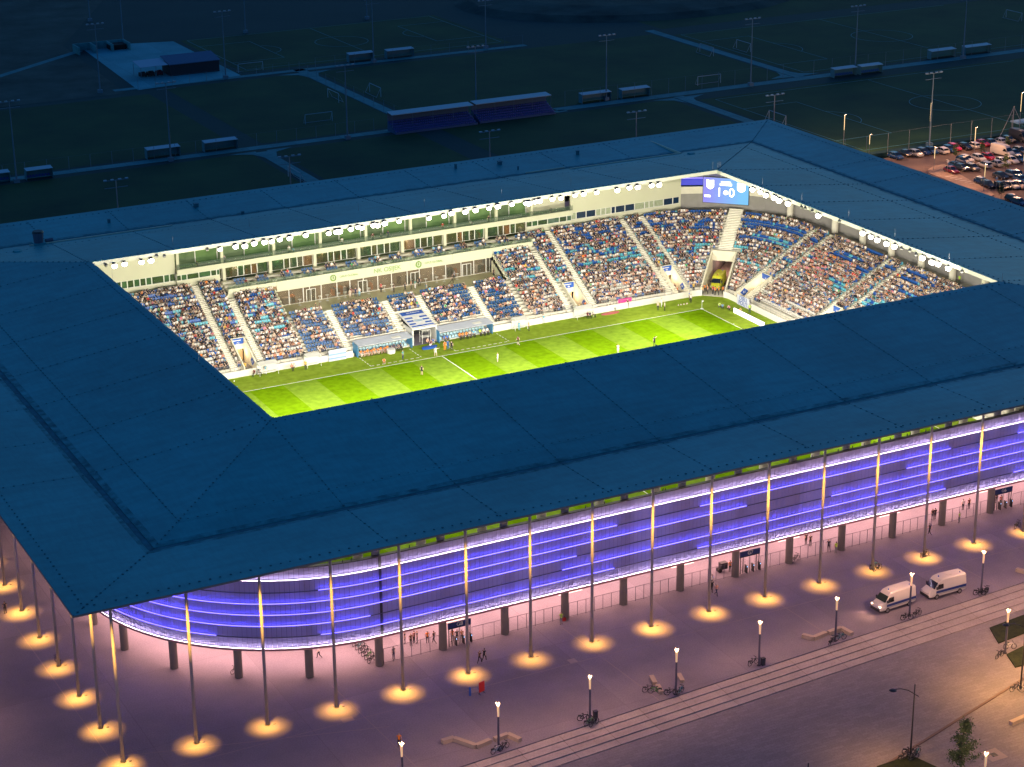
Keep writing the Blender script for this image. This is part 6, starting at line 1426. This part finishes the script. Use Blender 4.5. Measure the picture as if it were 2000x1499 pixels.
o=EMPTY('shopping_bag',(*G(1102,1213)[:2],0),label='red bag beside the person in the lime vest',cat='bag'); MB().box(-.2,.2,-.12,.12,0,.4).build('bag_body',m_red,o); MB().ring((0,0,.42),(0,1,0),.12,.02,10).build('handle',m_dark,o)
pp(1391,1146,'white','black','person in white top by the mast left of gate G7',rz=90); pp(1390,1157,'black','black','person in black by the mast left of gate G7','walk',190); pp(1399,1164,'salmon','navy','person in pale red top below the pair left of gate G7','walk',200)
pp(1425.6,1118,'orange','black','steward in orange next to the cart left of gate G7'); o=EMPTY('cart',(*G(1412,1116)[:2],0),label='dark hand cart behind the fence left of gate G7',cat='cart'); MB().box(-.5,.5,-.35,.35,.4,1.3).build('box',m_dark,o); MB().tube((-.6,-.3,.3),(-.6,.3,.3),.3,n=10).build('wheel',m_tyre,o)
pp(1574,1064,'black','black','left person of the dark pair inside, right of gate G7'); pp(1582.5,1067,'black','black','right person of the dark pair inside, right of gate G7'); pp(1618,1077,'black','black','dark person striding at the open fence gate','walk',-30); pp(1632.5,1081,'lime','grey','steward in lime vest at the open fence gate')
pp(1821,1016,'black','black','left of the dark pair behind the fence on the right'); pp(1826,1015,'black','black','right of the dark pair behind the fence on the right'); pp(1815.5,1045,'black','black','person in black at the foot of the mast on the right','walk',20); pp(1873,1022,'lime','grey','person in lime top outside the fence near the right','stand',30)
pp(1880.5,997,'white','black','person in white cap behind the fence near the right'); pp(1892,995,'maroon','black','person in dark red behind the fence near the right'); pp(1946,983,'black','black','person in black left of gate G6'); pp(1954,989,'red','black','person in red vest left of gate G6')
# bowl: pitch side people
GQ='people around the pitch'
PS=[(824,733,'black','black','player in dark kit standing on the pitch left of halfway','stand',1),(972,708,'white','white','player in white kit standing right of the halfway line','stand',1),(1012,675,'maroon','black','player in dark kit on the far touchline','walk',1),(851,697,'white','white','player in white kit at the touchline by halfway','point',1),(1278,676,'black','black','referee pointing near the roof edge','point',0),(1207,691,'white','white','player whose head shows above the near roof edge','stand',0)]
for u,v,t,l,lab,po,sh in PS: p=G(u,v,.02); person(po,(p[0],p[1],.02),R(random.uniform(-60,60)),t,l,lab,GQ,level=1,shorts=bool(sh))
SD=[(750,711,'orange','salmon','substitute in orange bib crouching inside the technical area','crouch'),(787,703,'teal','navy','coach in dark blue tracksuit at the technical area edge','stand'),(869,685,'orange','orange','person in orange at the right technical area','stand'),(875,683,'blue','blue','person in blue behind the orange one at the right technical area','stand'),(882,685,'black','black','coach in black at the right technical area corner','stand'),(846,672,'blue','white','person in blue kneeling by the halfway line','crouch'),(835,674,'salmon','black','first person seated beside the fourth official desk','sit'),(842,678,'maroon','white','second person seated beside the fourth official desk','sit'),
    (1298,608,'white','black','official in white before the corner, left one','stand'),(1285,607,'cream','black','warming up player before the wall near the corner','stand'),(1292,600,'white','white','third warming up player near the corner','walk'),(1346,587,'blue','black','photographer in blue by the corner flag','stand'),(1349,592,'white','black','person in white by the corner flag','stand'),(1405,602,'lime','navy','photographer in lime vest crouching behind the goal line','crouch'),(1411,604,'sky blue','navy','photographer in pale blue crouching behind the goal line','crouch'),(1424,607,'pink','black','photographer in pink top crouching behind the goal line','crouch'),(1446,612,'yellow','black','photographer in yellow vest crouching by the lit board','crouch'),(1464,612,'lime','navy','steward in lime by the right wall','stand'),
    (1014,646,'sky blue','sky blue','ball boy in pale blue before the wall, left one','stand'),(1033,647,'orange','black','steward in orange facing the stand right of the dugouts','stand'),(1062,632,'sky blue','white','person in pale blue before the front wall','stand'),(1148,622,'maroon','black','first person seated in the white shelter below the passage','sit'),(1152,622,'navy','black','second person seated in the white shelter below the passage','sit'),(1158,620,'grey','black','third person seated in the white shelter below the passage','sit'),
    (597,723,'yellow','black','steward in yellow before the left wall','stand'),(519,732,'sky blue','white','ball boy in pale blue at the left white shelter','stand'),(497,735,'maroon','black','person in dark red seated at the left white shelter','sit'),(507,733,'navy','black','person in navy seated at the left white shelter','sit'),(570,724,'salmon','black','first of the group seated on the left touchline','sit'),(575,723,'white','black','second of the group seated on the left touchline','sit'),
    (1186,607,'maroon','black','first of the party in the pink corner','sit'),(1192,606,'black','black','second of the party in the pink corner','sit'),(1198,606,'maroon','black','third of the party in the pink corner','sit'),(1226,602,'brown','black','person standing right of the pink banner','stand')]
for u,v,t,l,lab,po in SD: p=G(u,v,.02); person(po,(p[0],p[1],.02),R(random.uniform(120,240)),t,l,lab,GQ,level=1)
for k,(c,a,d) in enumerate((('orange',-1.9,1.2),('yellow',-2.0,-.1),('orange',-1.2,.6),('orange',.3,.3),('red',-.2,.7),('orange',.9,.5),('orange',1.6,1.0),('yellow',-1.7,2.0))):
    q=CPt(a,d); person('stand',(q[0],q[1],.05),R(random.uniform(0,360)),c,'black','steward in %s vest at the mouth of the ambulance tunnel, %s from the left'%(c,NM[k]),'stewards at the ambulance tunnel',level=1)
for (kd,t,d,c,lab) in (('main',-32.6,.9,'yellow','steward in yellow at the mouth of the left passage'),('main',31.4,.9,'yellow','left steward at the mouth of the middle passage'),('main',32.9,1.4,'orange','right steward at the mouth of the middle passage'),('main',52.2,1.0,'orange','steward at the mouth of the right passage'),('main',55.6,.7,'yellow','steward on the front walkway right of the right passage'),('main',52.6,2.6,'maroon','person coming down the right passage')):
    (x,y),_=SP(kd,t,d); person('stand',(x,y,.46 if d>.2 and 'walkway' not in lab else .64),math.pi,c,'black',lab,'stewards at the passages')
for i,(x,y,c,l) in enumerate(((-15.8,51.2,'black','black'),(-15.4,50.4,'grey','grey'),(-7.6,55.2,'cream','cream'),(-6.4,55.6,'navy','navy'),(-5.7,55.5,'white','sky blue'),(-7.0,56.2,'maroon','black'),(-1.3,55.9,'red','black'),(.6,54.6,'black','black'),(2.6,54.2,'black','black'),(4.0,54.6,'salmon','black'),(4.8,54.6,'teal','white'),(5.6,51.6,'sky blue','navy'),(6.2,55.8,'black','black'),(12.,54.4,'black','black'),(13.2,55.8,'grey','black'),(20.2,53.8,'black','black'))):
    person('walk' if c in('black',) and i in(8,13) else 'stand',(x,y,TZ),R(random.uniform(0,360)),c,l,'person in %s top on the terrace, %s from the left'%(c,ORD[i].replace('front','first')),'people on the terrace',level=1)
for (x,y,z,c,l) in ((66.2,61.6,ZW,'maroon','left of the two people standing high in the corner left of the scoreboard'),(67.4,61.0,ZW,'green','person in green standing high in the corner left of the scoreboard'),(81,33.9,ZW,'lime','steward in lime vest at the top of the end stand'),(80.6,-3.,ZW,'lime','steward in lime vest at the top right end of the stand')): person('stand',(x,y,z),R(160),c,'black',l,'people at the top of the stands')
# high tables on terrace
for i,x in enumerate((-16.8,-13.0,-11.6,-9.4,-8.2,-3.6,-.6,.9,7.6,9.8,11.3,13.9)):
    o=EMPTY('high_table',(x,56.1,TZ),label='white high table on the terrace, %s from the left'%NM[i] ,cat='table',group='high tables on the terrace'); MB().tube((0,0,0),(0,0,.03),.3,n=10).build('foot',m_white,o); MB().tube((0,0,.03),(0,0,1.05),.03,n=6).build('stem',m_white,o); MB().tube((0,0,1.05),(0,0,1.08),.32,n=12).build('top',m_white,o)
# small pitch side items
def wshelter(x,w,lab,y=40.2):
    o=EMPTY('pitchside_shelter',(x,y,0),label=lab,cat='shelter'); MB().hexa([(0,-.9,1.9),(w,-.9,1.9),(w,.6,2.1),(0,.6,2.1)],[(0,-.9,1.95),(w,-.9,1.95),(w,.6,2.17),(0,.6,2.17)]).build('roof',m_white,o); MB().box(0,w,.5,.58,0,2.1).build('back',m_white,o)
    for X in (.05,w-.05): MB().tube((X,-.7,0),(X,-.7,1.9),.04,n=5).tube((X,-.7,1.2),(X,.4,.1),.03,n=4).build('side_frame',m_white,o)
    MB().box(.2,w-.2,-.2,.2,.4,.46).build('bench',m_white,o)
wshelter(-31.0,3.4,'white shelter at the left front wall'); wshelter(29.6,3.4,'white shelter below the middle passage')
wshelter(-22.5,2.6,'open white frame before the left wall'); wshelter(17.,2.6,'open white frame right of the right dugout')
o=EMPTY('pink_banner',(*G(1208,604)[:2],0),label='bright pink banner leaning on the front wall',cat='banner'); MB().box(0,3.0,.3,.36,0,1.7).build('cloth',M('pink_cloth',(.72,.05,.32),.6),o); MB().box(0,.05,.25,.3,0,1.7).box(2.95,3.,.25,.3,0,1.7).build('pole',m_white,o)
o=EMPTY('round_rug',(*G(1192,613)[:2],0.02),label='pale red mat under the party in the pink corner',cat='mat'); MB().tube((0,0,0),(0,0,.12),1.9,n=20).build('mat',M('red_mat',(.5,.12,.12),.7),o); o.scale=(1,.3,1)
o=EMPTY('blue_dinghy_mat',(*G(839,681)[:2],0.02),label='blue curved mat beside the fourth official desk',cat='mat'); MB().tube((0,0,0),(0,0,.35),1.15,1.2,18).build('mat',m_sign,o); o.scale=(1.2,.4,1)
o=EMPTY('white_table',(*G(764,690)[:2],0.02),label='round white covered table before the left dugout',cat='table'); MB().tube((0,0,0),(0,0,.75),.7,.75,16).build('cover',m_white,o)
o=EMPTY('monitor_frame',(*G(825,672)[:2],0.02),label='white frame cabinet standing at the tunnel mouth',cat='cabinet')
b=MB()
for X in (0,1.6):
    for Y in (0,1.): b.tube((X,Y,0),(X,Y,2.3),.05,n=5)
b.box(0,1.6,0,1.,2.25,2.32).box(0,1.6,0,1.,1.1,1.15); b.build('frame',m_white,o); MB().box(.4,1.2,-.02,.05,1.5,1.95).build('screen',m_dark,o)
o=EMPTY('fan_banner',(61-.1,33.4-.0,0),label='white cloth banner with blue handwriting hung on the right front wall',cat='banner')
MB().box(-1.35,-1.3,-4.2,-.2,.1,2.0).build('cloth',M('banner_cloth',(.62,.64,.75),.7),o)
text('DJELI',1.1,(-1.37,-2.2,1.5),(R(90),0,R(-90)),m_sign,o); text('POUT',1.1,(-1.37,-2.2,.6),(R(90),0,R(-90)),m_sign,o)
o=EMPTY('striped_banner',(*G(662,706)[:2],0.02),label='pale blue and white banner on the wall left of the left dugout',cat='banner'); MB().box(-1.6,1.6,.5,.55,0,2.0).build('cloth',M('banner_pale',(.55,.6,.72),.6),o); MB().box(-1.6,1.6,.47,.5,.3,.6).box(-1.6,1.6,.47,.5,1.0,1.3).build('stripe',M('banner_stripe',(.25,.38,.75),.6),o)
for k,(u,v) in enumerate(((1325,597),(1330,596),(1336,595),(1342,594))): MB().tube((0,0,0),(0,0,.22),.16,.04,8).build('training_cone',cm('cream'),None,loc=G(u,v,.02),label='small pale marker cone near the corner, %s of four'%NM[k],cat='cone',group='marker cones near the corner')
def balls(u,v,l): o=OBJ('football',MB().tube((0,0,0),(0,0,.22),.09,.09,8).mesh('football',m_white),None,loc=G(u,v,.02),label=l,cat='ball')
balls(457.5,746,'white ball left on the turf at the lower left corner'); balls(1433,635,'white ball lying just inside the goal line')
